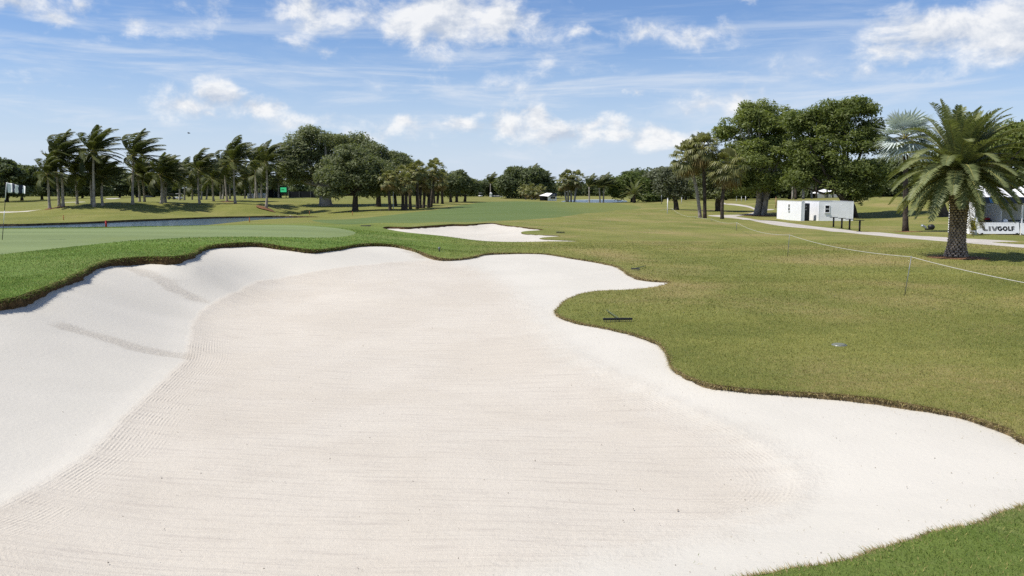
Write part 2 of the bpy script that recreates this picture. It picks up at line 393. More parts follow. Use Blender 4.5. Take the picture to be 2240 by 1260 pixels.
# rim of the large bunker: photograph pixel, height below the lens, height of the turf wall
B1 = [(0, 655, -1.90, .19), (100, 625, -1.87, .19), (165, 597, -1.84, .19), (205, 578, -1.80, .19), (250, 566, -1.79, .19), (310, 561, -1.78, .19), (380, 560, -1.77, .18), (418, 553, -1.75, .18),
      (435, 543, -1.73, .17), (480, 533, -1.72, .16), (560, 530, -1.75, .15), (620, 538, -1.86, .15), (680, 545, -1.95, .14), (740, 540, -1.98, .14), (800, 532, -2.0, .13), (850, 533, -2.05, .12),
      (895, 541, -2.14, .10), (930, 554, -2.28, .09), (965, 564, -2.40, .08), (1000, 566, -2.46, .08), (1040, 559, -2.49, .08), (1080, 553, -2.50, .07), (1180, 554, -2.55, .05), (1260, 565, -2.60, .05), (1340, 579, -2.65, .05),
      (1366, 592, -2.68, .06), (1392, 606, -2.70, .07), (1425, 612, -2.72, .07), (1466, 616, -2.74, .04), (1440, 626, -2.77, .04), (1380, 633, -2.79, .05), (1300, 637, -2.81, .05), (1252, 650, -2.84, .06), (1226, 668, -2.85, .07),
      (1224, 688, -2.85, .07), (1262, 703, -2.85, .06), (1320, 715, -2.85, .06), (1390, 731, -2.85, .06), (1440, 748, -2.85, .06), (1462, 774, -2.85, .06), (1480, 806, -2.85, .06), (1520, 828, -2.85, .07),
      (1580, 843, -2.85, .07), (1680, 853, -2.85, .07), (1800, 860, -2.85, .08), (1900, 868, -2.85, .08), (1980, 880, -2.85, .08), (2060, 895, -2.84, .08), (2130, 912, -2.83, .09), (2200, 936, -2.82, .09), (2250, 958, -2.81, .09)]
b1w = [(PZ(px, py, z), h) for px, py, z, h in B1]
b1w += [(Vector((6.9, 9.0, -2.78)), .08), (Vector((6.6, 8.0, -2.75)), .07)]
B1b = [(2240, 1108, -2.72, .06), (2150, 1140, -2.72, .06), (2050, 1166, -2.71, .06), (1950, 1195, -2.71, .06), (1850, 1222, -2.70, .06), (1740, 1242, -2.70, .06), (1640, 1262, -2.70, .06)]
b1w += [(PZ(px, py, z), h) for px, py, z, h in B1b]
b1w += [(Vector(p), .08) for p in ((0.4, 5.0, -2.62), (-1.8, 4.2, -2.5), (-4.2, 4.2, -2.45), (-6.8, 5.6, -2.3), (-8.6, 8.0, -2.15), (-9.6, 11.0, -2.0), (-9.75, 13.2, -1.95))]
# rim of the bunker beyond
B2 = [(838, 499, 50.0), (850, 495.5, 52), (892, 496.5, 51.5), (930, 494, 53), (968, 491.5, 54.5), (991, 490, 55.5), (1020, 490.5, 55.5), (1050, 488.5, 56.5), (1076, 487.5, 57), (1104, 492, 55), (1157, 498, 52.5), (1190, 502.5, 51.5),
      (1146, 506, 50.2), (1141, 510, 49), (1154, 512.5, 48.4), (1226, 516, 48), (1187, 519.5, 46.8), (1182, 523, 45.9), (1266, 527.5, 45.6), (1157, 529, 44.8), (1059, 527, 45), (1020, 523, 45.3), (968, 516, 46.3), (892, 508.5, 48), (854, 502.5, 49.2)]

ctrl = []   # x, y, z
def cY(px, py, Y): ctrl.append(tuple(PY(px, py, Y)))
def cZ(px, py, z): ctrl.append(tuple(PZ(px, py, z)))
for p, h in b1w: ctrl.append(tuple(p))
for px, py, Y in B2: cY(px, py, Y)
GREEN = [(-260, 590, 22.5), (-120, 575, 23), (0, 557, 24.5), (90, 547, 26), (174, 538, 27.7), (310, 525, 31.0), (400, 520.5, 32.4), (490, 518, 33.3), (600, 518.5, 34.5), (700, 520, 35.5), (755, 517, 38), (778, 510, 41),
         (765, 504, 43.5), (735, 499, 46), (690, 495, 47.5), (640, 492.5, 48), (560, 492.5, 47), (480, 493.5, 46), (350, 496, 44), (230, 499, 42.5), (100, 500, 42), (0, 500.5, 41.5), (-150, 500, 41.5), (-350, 500, 41.5)]
for q in GREEN: cY(*q)
WATER_Z = -3.20
POND = [(-420, 500, 76), (-160, 497.5, 79), (0, 490, None), (60, 489.3, None), (120, 487.5, None), (230, 483.3, None), (350, 478.5, None), (480, 473.8, None), (560, 472.2, None), (620, 472.0, None), (660, 472.6, None), (700, 474.4, None),
        (665, 475.8, None), (620, 477.5, None), (560, 481.5, None), (500, 487.5, None), (440, 493, None), (330, 497, None), (230, 498.5, None), (100, 499.5, None), (0, 500.5, None), (-200, 504, None), (-420, 508, 64)]
pond_w = [PY(px, py, Y) if Y else PZ(px, py, -2.99) for px, py, Y in POND]
for p in pond_w: ctrl.append((p.x, p.y, -2.99))
for q in [(600, 483, 74), (690, 479, 88), (740, 482, 70), (780, 490, 55), (660, 484, 68),
          # far bank and its mounds
          (0, 478, 92), (120, 474, 97), (230, 468, 99), (350, 466, 105), (480, 462, 112), (600, 463, 115), (700, 466, 112),
          (0, 463, 104), (60, 461, 105), (109, 456, 105), (138, 452, 106), (169, 450, 107), (205, 450, 107), (225, 452, 107), (262, 449, 109), (290, 445, 110), (320, 444, 112), (360, 444.5, 116), (400, 446, 118), (437, 445, 120), (470, 444, 124),
          (515, 445.5, 120), (550, 440, 130), (582, 454, 115), (610, 433, 150), (650, 432, 145), (660, 447, 125), (712, 450, 125), (745, 430, 170), (778, 460.5, 110), (828, 452, 122), (854, 461, 108), (888, 460, 110), (913, 457, 113), (942, 453, 120), (968, 446, 140), (1019, 441, 160),
          (860, 440, 165), (920, 434, 200),
          # flats behind
          (0, 446, 160), (120, 444, 160), (245, 434, 220), (0, 431, 260), (200, 430, 270), (350, 435, 190), (450, 434, 185), (540, 436, 160), (420, 430, 270), (600, 428, 240),
          # fairway
          (800, 478, 80), (930, 462, 100), (1026, 448, 140), (1080, 431, 250), (1140, 440.5, 190), (1100, 460, 95), (1020, 486, 60), (968, 485.5, 60), (902, 488, 57), (1160, 482, 64), (1246, 472, 80), (1354, 459, 108), (1325, 445, 150), (1180, 435, 235), (1200, 455, 115),
          (1440, 442, 165), (1400, 443, 165), (1420, 470, 85), (1330, 500, 56), (1250, 540, 40), (1300, 520, 47.5),
          # right
          (1500, 451, 140), (1460, 468, 103), (1542, 479, 91), (1480, 459, 124), (1571, 462, 118), (1589, 446, 160), (1640, 440, 175), (1662, 471, 110), (1700, 455, 128), (1700, 440, 150), (1790, 433, 165), (1740, 437, 155),
          (1755, 484, 89), (1850, 484, 89), (1870, 476, 102), (1880, 507, 64), (1950, 475, 100), (1960, 455, 109), (1960, 434, 119), (1900, 455, 112), (1900, 435, 124), (2050, 475, 95), (2060, 440, 116), (2230, 440, 112), (2400, 460, 95),
          (1981, 507, 62), (2180, 513, 55), (2400, 520, 54), (2091, 563, 35.2), (2240, 540, 42), (1988, 520, 51), (1854, 508, 58), (1720, 492, 74), (1600, 480, 88), (1600, 540, 43), (1723, 561, 35.8), (1979, 646, 22.3), (2300, 640, 22.5), (1700, 640, 23.3), (1550, 600, 29), (1450, 570, 34.5),
          (1900, 750, 15.8), (2240, 800, 13.7), (1700, 760, 15.4), (1500, 680, 19.8), (1000, 548, 37.5), (900, 520, 42), (1100, 540, 40),
          (60, 600, 20.5), (-200, 640, 17), (300, 545, 26.2)]: cY(*q)
for p in [(0, 0, -1.75), (6, 2, -2.2), (12, 3, -2.5), (-8, 1, -1.9), (-16, 6, -1.9), (-16, 16, -1.85), (14, 8, -2.7), (0, 2.5, -2.25), (5, 5, -2.65), (-70, 60, -2.6), (-120, 150, -1.9), (120, 120, -1.6), (60, 40, -2.6), (-200, 300, -1.6), (220, 300, -1.4), (0, 420, -1.6), (-300, 700, -1.6), (0, 700, -1.6), (300, 700, -1.6), (-60, 20, -2.0), (60, 12, -2.6), (30, 20, -2.7)]:
    ctrl.append(p)
ctrl = np.array(ctrl)
def st(x, y):
    Yc = np.clip(y, 0, 700) + 4.0
    return np.stack([np.log(Yc), np.clip(x / Yc, -1.8, 1.8)], -1)
_H = RBF(st(ctrl[:, 0], ctrl[:, 1]), ctrl[:, 2], 0.02, 2e-4)
def Hn(x, y): return _H(st(np.asarray(x, float), np.asarray(y, float)))
def H(x, y): return float(Hn([x], [y])[0])
_ys = np.exp(np.linspace(math.log(3), math.log(420), 500))
def hit(px, py):
    d = ray(px, py); X = d.x / d.y * _ys; Z = d.z / d.y * _ys
    g = Z - Hn(X, _ys); i = np.where(g < 0)[0]
    i = i[0] if len(i) else len(_ys) - 1
    if i == 0: Y = _ys[0]
    else:
        a = g[i - 1] / (g[i - 1] - g[i] + 1e-9); Y = _ys[i - 1] + a * (_ys[i] - _ys[i - 1])
    return Vector((d.x / d.y * Y, Y, H(d.x / d.y * Y, Y)))
def on(px, py, Y):
    p = PY(px, py, Y); return Vector((p.x, p.y, H(p.x, p.y)))

def smooth_loop(P, closed=True, step=lambda y: max(0.05, 0.011 * y)):
    """Catmull-Rom through the points, resampled; extra columns ride along"""
    P = np.asarray(P, float); n = len(P); out = []
    for i in range(n if closed else n - 1):
        if closed: a, b, c, d = P[(i - 1) % n], P[i], P[(i + 1) % n], P[(i + 2) % n]
        else: a, b, c, d = P[max(i - 1, 0)], P[i], P[i + 1], P[min(i + 2, n - 1)]
        k = max(1, int(math.ceil(np.linalg.norm(c[:2] - b[:2]) / step(max(b[1], 4)))))
        # centripetal tangents keep tight corners from looping
        l0 = np.linalg.norm(b[:2] - a[:2]) ** .5 + 1e-6; l1 = np.linalg.norm(c[:2] - b[:2]) ** .5 + 1e-6; l2 = np.linalg.norm(d[:2] - c[:2]) ** .5 + 1e-6
        m1 = (c - b) + l1 * ((b - a) / l0 - (c - a) / (l0 + l1)); m2 = (c - b) + l1 * ((d - c) / l2 - (d - b) / (l1 + l2))
        for j in range(k):
            t = j / k; t2 = t * t; t3 = t2 * t
            out.append((2 * t3 - 3 * t2 + 1) * b + (t3 - 2 * t2 + t) * m1 + (-2 * t3 + 3 * t2) * c + (t3 - t2) * m2)
    if not closed: out.append(P[-1])
    return np.array(out)
def inside(poly, X, Y):
    x0, y0 = poly[:, 0], poly[:, 1]; x1, y1 = np.roll(x0, -1), np.roll(y0, -1)
    r = np.zeros(len(X), bool)
    for a, b, c, d in zip(x0, y0, x1, y1):
        cond = (b > Y) != (d > Y)
        if cond.any(): r ^= cond & (X < (c - a) * (Y - b) / (d - b + 1e-12) + a)
    return r
def dist_line(poly, X, Y, closed=True):
    a = poly[:, :2]; b = np.roll(a, -1, 0) if closed else a[1:]
    a = a if closed else a[:-1]
    best = np.full(len(X), 1e9)
    for (ax, ay), (bx, by) in zip(a, b):
        ex, ey = bx - ax, by - ay; L = ex * ex + ey * ey + 1e-12
        t = np.clip(((X - ax) * ex + (Y - ay) * ey) / L, 0, 1)
        best = np.minimum(best, np.hypot(X - ax - t * ex, Y - ay - t * ey))
    return best
def wig(P, amp, freq, seed=0.0):
    P = P.copy()
    for i, p in enumerate(P):
        v = noise.noise_vector(Vector((p[0] * freq + seed, p[1] * freq, seed)))
        v2 = noise.noise_vector(Vector((p[0] * freq * 4 + seed, p[1] * freq * 4, seed + 3)))
        P[i, 0] += (v.x + .5 * v2.x) * amp; P[i, 1] += (v.y + .5 * v2.y) * amp
    return P
def offset(P, d):
    a = np.roll(P[:, :2], 1, 0); b = np.roll(P[:, :2], -1, 0); t = b - a; t /= np.linalg.norm(t, axis=1)[:, None] + 1e-9
    n = np.stack([t[:, 1], -t[:, 0]], -1)
    A = np.sum(P[:, 0] * np.roll(P[:, 1], -1) - np.roll(P[:, 0], -1) * P[:, 1])
    Q = P.copy(); Q[:, :2] += n * (d if A > 0 else -d)   # positive d: outward
    return Q

rim1 = wig(wig(smooth_loop([(p.x, p.y, p.z, h) for p, h in b1w]), 0.045, 1.1), 0.016, 6.0, 4.0)
for q in rim1: q[3] *= 1 + .45 * noise.noise(Vector((q[0] * 1.7, q[1] * 1.7, 2.0)))
rim2 = smooth_loop([(*PY(px, py, Y)[:2], 0, .10 if i < 7 else (.03 if i < 12 else .005)) for i, (px, py, Y) in enumerate(B2)])
green_p = smooth_loop([PY(*q)[:2] for q in GREEN], step=lambda y: 0.02 * y)
pond_p = wig(smooth_loop([p[:2] for p in pond_w], step=lambda y: 0.012 * y), 0.25, 0.35)
def zone(lst, st_=0.025, closed=True):
    return smooth_loop([(PY(*q) if q[2] else hit(q[0], q[1]))[:2] for q in lst], closed, step=lambda y: st_ * y)
fairway_p = zone([(690, 481, 78), (740, 481, 74), (800, 475.5, 84), (860, 469.5, 92), (930, 461, 102), (1026, 447.6, 142), (1085, 443, 170), (1140, 440.6, 190), (1200, 440.8, 185), (1325, 444.6, 152), (1400, 449, 136), (1375, 456, 115), (1354, 459, 108), (1300, 466, 92), (1246, 472.5, 80),
                  (1160, 479, 68), (1098, 483.5, 63), (1020, 485.6, 60), (968, 485.5, 60), (902, 488, 57), (840, 487.5, 58), (760, 490, 54), (715, 488, 58)])
pond2_p = smooth_loop([PZ(px, py, -2.05)[:2] for px, py in [(1228, 440.5), (1262, 437.8), (1300, 437.4), (1340, 437.6), (1372, 441.2), (1350, 442.6), (1300, 443.4), (1258, 442.4)]], step=lambda y: .02 * y)
far_sand = [zone(l, .02) for l in (
    [(70, 445.2, 150), (110, 443.0, 158), (150, 440.6, 168), (186, 440.6, 168), (165, 443, 159), (120, 445.4, 150)],
    [(234, 434.5, 205), (242, 431.5, 228), (256, 431.4, 229), (258, 434, 210), (246, 435.4, 200)],
    [(-60, 463.5, 103), (40, 462, 104.4), (92, 461, 105), (60, 462.8, 103.6), (-60, 465.5, 101.5)])]
path_p = zone([(1548, 471.5, 0), (1589, 470.2, 0), (1625, 469, 0), (1646, 465, 0), (1650, 459.5, 0), (1640, 454.5, 0), (1618, 450.5, 0), (1586, 446.8, 0), (1570, 444, 0), (1580, 443, 0), (1600, 445.5, 0), (1640, 451, 0), (1655, 456, 0), (1690, 457.5, 0), (1690, 459.3, 0), (1658, 461, 0), (1655, 466, 0), (1640, 471, 0), (1610, 473.2, 0),
               (1640, 478, 0), (1728, 488, 0), (1790, 496, 0), (1854, 503, 0), (1988, 514.5, 0), (2060, 518.5, 0), (2117, 522, 0), (2180, 525, 0), (2228, 528.2, 0), (2170, 529.5, 0), (2200, 532.5, 0), (2270, 536.5, 0), (2420, 544, 0), (2420, 552, 0), (2270, 544.5, 0), (2180, 537, 0), (2117, 532, 0), (1988, 521.5, 0), (1920, 515.5, 0), (1854, 509, 0), (1790, 502, 0), (1720, 495.5, 0), (1661, 486, 0), (1610, 478, 0)], .012)

# points: rings about the viewpoint, fine in front and coarse behind
pts = []
r = 2.0
while r < 5500:
    fine = 0.022 if r < 300 else 0.05
    angs = np.concatenate([np.arange(-0.95, 0.95, fine), np.arange(0.95, 2 * math.pi - 0.95, 0.2)])
    j = rng.uniform(-0.3, 0.3, len(angs)) * fine
    pts.append(np.stack([np.sin(angs + j) * r, np.cos(angs + j) * r], -1))
    r *= 1.022 if r < 60 else (1.016 if r < 260 else 1.12)
pts.append(np.array([[0.0, 0.0]]))
pts = np.concatenate(pts)
zones = [rim1, rim2, green_p, fairway_p, pond_p, pond2_p, path_p] + far_sand
keep = np.ones(len(pts), bool)
for Z_ in zones:     # leave room along every outline
    bb = Z_[:, :2].min(0) - 2, Z_[:, :2].max(0) + 2
    c = np.where((pts > bb[0]).all(1) & (pts < bb[1]).all(1))[0]
    dd = dist_line(Z_, pts[c, 0], pts[c, 1]); keep[c[dd < 0.004 * np.hypot(pts[c, 0], pts[c, 1])]] = False
keep &= ~inside(rim1, pts[:, 0], pts[:, 1])
pts = pts[keep]
allp, edges = [pts], []; b = len(pts)
for Z_ in zones:
    n = len(Z_); allp.append(Z_[:, :2]); edges += [(b + i, b + (i + 1) % n) for i in range(n)]; b += n
allp = np.concatenate(allp)
vv, _, ff, *_r = delaunay_2d_cdt([Vector(p) for p in allp.tolist()], edges, [], 0, 1e-5)
vv = np.array([tuple(v) for v in vv]); ff = np.array([f for f in ff if len(f) == 3])
cen = vv[ff].mean(1)
zid = np.zeros(len(ff), int)
for k, Z_ in enumerate([fairway_p, green_p, path_p] + far_sand + [rim1, rim2, pond_p, pond2_p]):
    bb = Z_[:, :2].min(0), Z_[:, :2].max(0)
    c = np.where((cen > bb[0]).all(1) & (cen < bb[1]).all(1))[0]
    zid[c[inside(Z_, cen[c, 0], cen[c, 1])]] = k + 1
vz = Hn(vv[:, 0], vv[:, 1])
def land(name, ids, mat, dz=0.0, flat=None):
    sel = ff[np.isin(zid, ids)]; u, inv = np.unique(sel, return_inverse=True)
    z = vz[u] + dz if flat is None else np.full(len(u), flat)
    V = np.column_stack([vv[u], z]); T3 = inv.reshape(-1, 3)
    a = np.cross(V[T3[:, 1]] - V[T3[:, 0]], V[T3[:, 2]] - V[T3[:, 0]])[:, 2]
    T3[a < 0] = T3[a < 0][:, ::-1]
    me = np_mesh(name, V, T3, mat, True)
    return tag(obj(name, me), kind='structure')
land('ground', [0], M['lawn'])
land('fairway', [1], M['fairway'])
land('putting_green', [2], M['green'])
land('cart_path', [3], M['concrete'])
tag(land('pond_far', [10], M['water'], flat=-2.05), 'thin strip of pond water beyond the fairway, right of centre', 'pond')
land_sand = [land('far_bunker', [k], M['sand']) for k in (4, 5, 6)]

def wall_strip(name, P, top, bottom, mat, jit=0.03, inw=0.0, rows=3, alt=None):
    """turf or soil wall hanging from an outline"""
    n = len(P); Q = offset(P, -inw) if inw else P
    V = []
    for r_ in range(rows):
        t = r_ / (rows - 1)
        for i in range(n):
            x = P[i, 0] * (1 - t) + Q[i, 0] * t; y = P[i, 1] * (1 - t) + Q[i, 1] * t
            v = noise.noise_vector(Vector((x * 5, y * 5, t * 3))) * (jit if r_ else jit * 0.2)
            V.append((x + v.x, y + v.y, top[i] * (1 - t) + bottom[i] * t))
    Fq = np.array([(r_ * n + i, r_ * n + (i + 1) % n, (r_ + 1) * n + (i + 1) % n, (r_ + 1) * n + i) for r_ in range(rows - 1) for i in range(n)])
    return tag(obj(name, np_mesh(name, V, Fq, mat, True, None if alt is None else np.tile(alt, rows - 1))), kind='structure')
z1 = Hn(rim1[:, 0], rim1[:, 1]); z2 = Hn(rim2[:, 0], rim2[:, 1]); zp = Hn(pond_p[:, 0], pond_p[:, 1])
wall_strip('bunker_lip', rim1, z1, z1 - rim1[:, 3] - 0.12, [M['soil'], M['lip_dry']], 0.05, 0.03, 4, (rim1[:, 3] < .11).astype(int))
wall_strip('far_bunker_lip', rim2, z2, z2 - rim2[:, 3] - 0.12, M['soil'], 0.04, 0.02)
wall_strip('pond_bank', pond_p, zp, np.full(len(zp), WATER_Z - 0.4), M['bank'], 0.18, 0.1, 4)
# the pond itself, one flat sheet reaching under the bank
pw = offset(pond_p, 0.25)
me = bpy.data.meshes.new('pond'); bm = bmesh.new()
bmesh.ops.triangle_fill(bm, use_beauty=True, use_dissolve=False, edges=[bm.edges.new((a_, b_)) for L in [[bm.verts.new((p[0], p[1], WATER_Z)) for p in pw[::2]]] for a_, b_ in zip(L, L[1:] + L[:1])])
for f_ in bm.faces:
    if f_.normal.z < 0: f_.normal_flip()
bm.to_mesh(me); bm.free(); me.materials.append(M['water'])
tag(obj('pond', me), kind='structure')

# ------------------------------------------------------------------ sand of the large bunker
floor_px = [(470, 660, -2.86), (520, 638, -2.78), (600, 611, -2.68), (700, 592, -2.52), (800, 580, -2.45), (900, 571, -2.50), (945, 569, -2.50), (1010, 580, -2.60), (1090, 610, -2.75), (1150, 660, -2.88), (1190, 715, -2.95), (1250, 770, -2.99), (1350, 825, -3.02), (1500, 895, -3.04), (1640, 962, -3.06), (1735, 1030, -3.07), (1752, 1062, -3.07), (1722, 1108, -3.07),
            (1600, 1160, -3.07), (1400, 1208, -3.07), (1150, 1262, -3.07)]
floor_w = [PZ(*q) for q in floor_px] + [Vector((-1.5, 5.3, -3.0)), Vector((-3.8, 5.6, -3.0)), Vector((-5.3, 7.2, -3.05))]
floor_w += [PZ(*q) for q in [(0, 1108, -3.08), (100, 1052, -3.08), (200, 985, -3.08), (270, 912, -3.08), (335, 852, -3.08), (398, 792, -3.06), (413, 742, -3.03), (428, 695, -2.97)]]
floor_p = smooth_loop([tuple(p) for p in floor_w], step=lambda y: .02 * y)
sc = [(p[0], p[1], H(p[0], p[1]) - p[3]) for p in rim1[::6]] + [tuple(p) for p in floor_w]
sc += [tuple(PZ(*q)) for q in [(900, 700, -3.0), (700, 700, -3.02), (600, 800, -3.12), (1000, 800, -3.14), (1300, 1000, -3.14), (900, 1000, -3.15), (500, 1000, -3.14), (1100, 1150, -3.13), (1000, 640, -2.84), (800, 640, -2.82), (1120, 590, -2.66), (1250, 610, -2.72),
                              (1900, 1000, -2.99), (2100, 1040, -2.92), (1600, 900, -2.99)]]
sc = np.array(sc)
SR = RBF(sc[:, :2] / 10.0, sc[:, 2], 0.05, 1e-4)
outer = offset(rim1, 0.10)[::2]
sp = []
r = 3.0
while r < 42:
    ds = 0.0105 if r < 16 else 0.015
    a = np.arange(-0.95, 0.6, ds); jj = rng.uniform(-.3, .3, len(a)) * ds
    sp.append(np.stack([np.sin(a + jj) * r, np.cos(a + jj) * r], -1)); r *= 1 + ds
sp = np.concatenate(sp); sp = sp[inside(rim1, sp[:, 0], sp[:, 1])]
n = len(outer)
sv_, _, sf, *_r = delaunay_2d_cdt([Vector(p) for p in np.concatenate([sp, outer[:, :2]]).tolist()], [(len(sp) + i, len(sp) + (i + 1) % n) for i in range(n)], [], 1, 1e-5)
sv_ = np.array([tuple(v) for v in sv_]); sf = np.array([f for f in sf if len(f) == 3])
sz = SR(sv_ / 10.0)
fd = dist_line(floor_p, sv_[:, 0], sv_[:, 1]); ins = inside(floor_p, sv_[:, 0], sv_[:, 1]); fd = np.where(ins, fd, -fd)
tracks = [[(292, 588, -2.02), (340, 606, -2.3), (390, 635, -2.62), (432, 656, -2.84)], [(150, 715, -2.45), (220, 735, -2.6), (300, 760, -2.85), (400, 778, -3.06)], [(890, 548, -2.2), (915, 562, -2.42), (935, 570, -2.5)], [(1088, 742, 0), (1110, 740, 0)]]
def hit_sand(px, py):
    d = ray(px, py); t = np.linspace(5, 40, 700); X, Y, Z_ = d.x / d.y * t, t, d.z / d.y * t
    i = np.where(Z_ - SR(np.stack([X, Y], -1) / 10.0) < 0)[0]; i = i[0] if len(i) else -1
    return np.array([X[i], Y[i]])
tm = np.zeros(len(sv_))
for k, t_ in enumerate(tracks):
    L = np.array([hit_sand(q[0], q[1]) for q in t_])
    L = smooth_loop(L, False, step=lambda y: .2)
    wd = (0.44, 0.38, 0.3, .10, .22, .25, .15)[k]
    dd = dist_line(L, sv_[:, 0], sv_[:, 1], False)
    brk = np.array([noise.noise(Vector((p[0] * 3.1, p[1] * 3.1, k))) for p in sv_]) * .45
    tm = np.maximum(tm, np.clip((1.5 - 1.5 * dd / wd + brk) * (1.0 if k < 4 else .55), 0, 1) * (dd < wd * 1.4))
sz = sz - 0.03 * tm
und = np.array([noise.noise(Vector((p[0] * .8, p[1] * .8, 0))) * .018 + noise.noise(Vector((p[0] * 3, p[1] * 3, 5))) * .006 for p in sv_])
sz = sz + und + 0.02 * np.exp(-((fd + 0.02) / 0.12) ** 2)      # a low ridge where the rake turned
V = np.column_stack([sv_, sz])
a = np.cross(V[sf[:, 1]] - V[sf[:, 0]], V[sf[:, 2]] - V[sf[:, 0]])[:, 2]; sf[a < 0] = sf[a < 0][:, ::-1]
me = np_mesh('bunker_sand', V, sf, M['sand'], True)
for nm, arr in (('floor', fd), ('track', tm)):
    at_ = me.attributes.new(nm, 'FLOAT', 'POINT'); at_.data.foreach_set('value', arr.astype(np.float32))
tag(obj('bunker_sand', me), kind='structure')

# sand of the bunker beyond: a shallow dish tilted to the viewer
outer = offset(rim2, 0.12)
sp2 = np.stack(np.meshgrid(np.arange(-9, 6, .35), np.arange(43, 60, .35)), -1).reshape(-1, 2) + rng.uniform(-.1, .1, (43 * 49, 2))[:0 or 43 * 49][:len(np.arange(-9, 6, .35)) * len(np.arange(43, 60, .35))]
sp2 = sp2[inside(rim2, sp2[:, 0], sp2[:, 1])]; n = len(outer)
v2, _, f2, *_r = delaunay_2d_cdt([Vector(p) for p in np.concatenate([sp2, outer[:, :2]]).tolist()], [(len(sp2) + i, len(sp2) + (i + 1) % n) for i in range(n)], [], 1, 1e-5)
v2 = np.array([tuple(v) for v in v2]); f2 = np.array([f for f in f2 if len(f) == 3])
S2 = RBF(rim2[::4, :2] / 10, z2[::4] - rim2[::4, 3], .05, 1e-4)
d2 = dist_line(rim2, v2[:, 0], v2[:, 1])
zz = S2(v2 / 10) - 0.28 * (1 - np.exp(-d2 / 1.2)) * np.clip((v2[:, 1] - 44) / 8, 0, 1) - 0.05 * np.clip(d2, 0, 1)
V = np.column_stack([v2, zz]); a = np.cross(V[f2[:, 1]] - V[f2[:, 0]], V[f2[:, 2]] - V[f2[:, 0]])[:, 2]; f2[a < 0] = f2[a < 0][:, ::-1]
me = np_mesh('far_sand', V, f2, M['sand'], True)
tag(obj('bunker_sand', me), kind='structure')
# ------------------------------------------------------------------ vegetation
ORD = 'first second third fourth fifth sixth seventh eighth ninth tenth eleventh twelfth thirteenth fourteenth fifteenth sixteenth seventeenth eighteenth nineteenth twentieth'.split()
WIND = Vector((1.0, 0.15, 0.0)).normalized()
M['leaf_ficus'] = leaf_mat('leaf_ficus', (0.076, 0.105, 0.026), (0.300, 0.340, 0.105), 0.45, 0.46, 0.5, 0.3)
M['leaf_oak'] = leaf_mat('leaf_oak', (0.094, 0.114, 0.050), (0.250, 0.275, 0.130), 0.5, 0.45, 0.55, 0.3)
M['leaf_grey'] = leaf_mat('leaf_grey', (0.080, 0.094, 0.052), (0.20, 0.215, 0.125), 0.6, 0.3, 0.55, 0.3)
M['leaf_bright'] = leaf_mat('leaf_bright', (0.060, 0.090, 0.018), (0.165, 0.205, 0.048), 0.6, 0.34, 0.5, 0.3)
M['leaf_far'] = leaf_mat('leaf_far', (0.068, 0.090, 0.038), (0.175, 0.205, 0.092), 0.3, 0.42, 0.55, 0.3)
M['frond_coco'] = leaf_mat('frond_coco', (0.040, 0.056, 0.016), (0.155, 0.170, 0.054), 0.7, 0.38, 0.5, 0.3)
M['rib_coco'] = simple('rib_coco', (0.24, 0.22, 0.07), 0.75, 0.25, 3.0, 0.1)
M['frond_sabal'] = leaf_mat('frond_sabal', (0.115, 0.130, 0.042), (0.34, 0.33, 0.125), 1.0, 0.38, 0.45, 0.4)
M['frond_dry'] = leaf_mat('frond_dry', (0.14, 0.10, 0.035), (0.30, 0.23, 0.085), 1.0, 0.2, 0.7, 0.2)
M['frond_silver'] = leaf_mat('frond_silver', (0.34, 0.40, 0.38), (0.60, 0.65, 0.63), 1.2, 0.12, 0.5, 0.4)
M['frond_date'] = leaf_mat('frond_date', (0.085, 0.112, 0.040), (0.265, 0.285, 0.120), 1.4, 0.30, 0.5, 0.3, fine=6.0)
M['bark_palm'] = simple('bark_palm', (0.33, 0.295, 0.25), 0.9, 0.3, 3.0, 0.15, bump=0.03, bscale=6.0)
M['bark'] = simple('bark', (0.105, 0.085, 0.065), 0.95, 0.4, 2.5, 0.1, bump=0.06, bscale=5.0)
M['bark_dark'] = simple('bark_dark', (0.07, 0.057, 0.045), 0.95, 0.4, 3.0, 0.1, bump=0.05, bscale=7.0)
M['bark_grey'] = simple('bark_grey', (0.26, 0.235, 0.20), 0.9, 0.35, 2.5, 0.15, bump=0.04, bscale=6.0)

def leaf_cloud(clumps, per, size, seed, up=0.5, sweep=0.0, asp=0.55):
    g = np.random.default_rng(seed); Vs = []
    for c, r_ in clumps:
        r_ = np.asarray(r_); n = int(per * (np.mean(r_) ** 2))
        d = g.normal(size=(n, 3)); d /= np.linalg.norm(d, axis=1)[:, None]
        lowq = d[:, 2] < -0.35; d[lowq, 2] *= np.where(g.random(lowq.sum()) < .6, -1, 1)
        rad = 0.35 + 0.78 * g.random(n) ** 0.6
        p = np.asarray(c) + d * r_ * rad[:, None]
        nrm = d * 0.7 + np.array([0, 0, up]) + g.normal(size=(n, 3)) * 0.55; nrm /= np.linalg.norm(nrm, axis=1)[:, None]
        t = np.cross(nrm, g.normal(size=(n, 3)) + np.array([0, 0, 0])); t += np.array([sweep, 0, 0]); t /= np.linalg.norm(t, axis=1)[:, None]
        b_ = np.cross(nrm, t); s_ = (size * g.uniform(0.6, 1.35, n))[:, None]
        Vs.append(np.stack([p - t * s_, p + b_ * s_ * asp, p + t * s_, p - b_ * s_ * asp], 1))
    V = np.concatenate(Vs).reshape(-1, 3)
    return V, np.arange(len(V)).reshape(-1, 4)

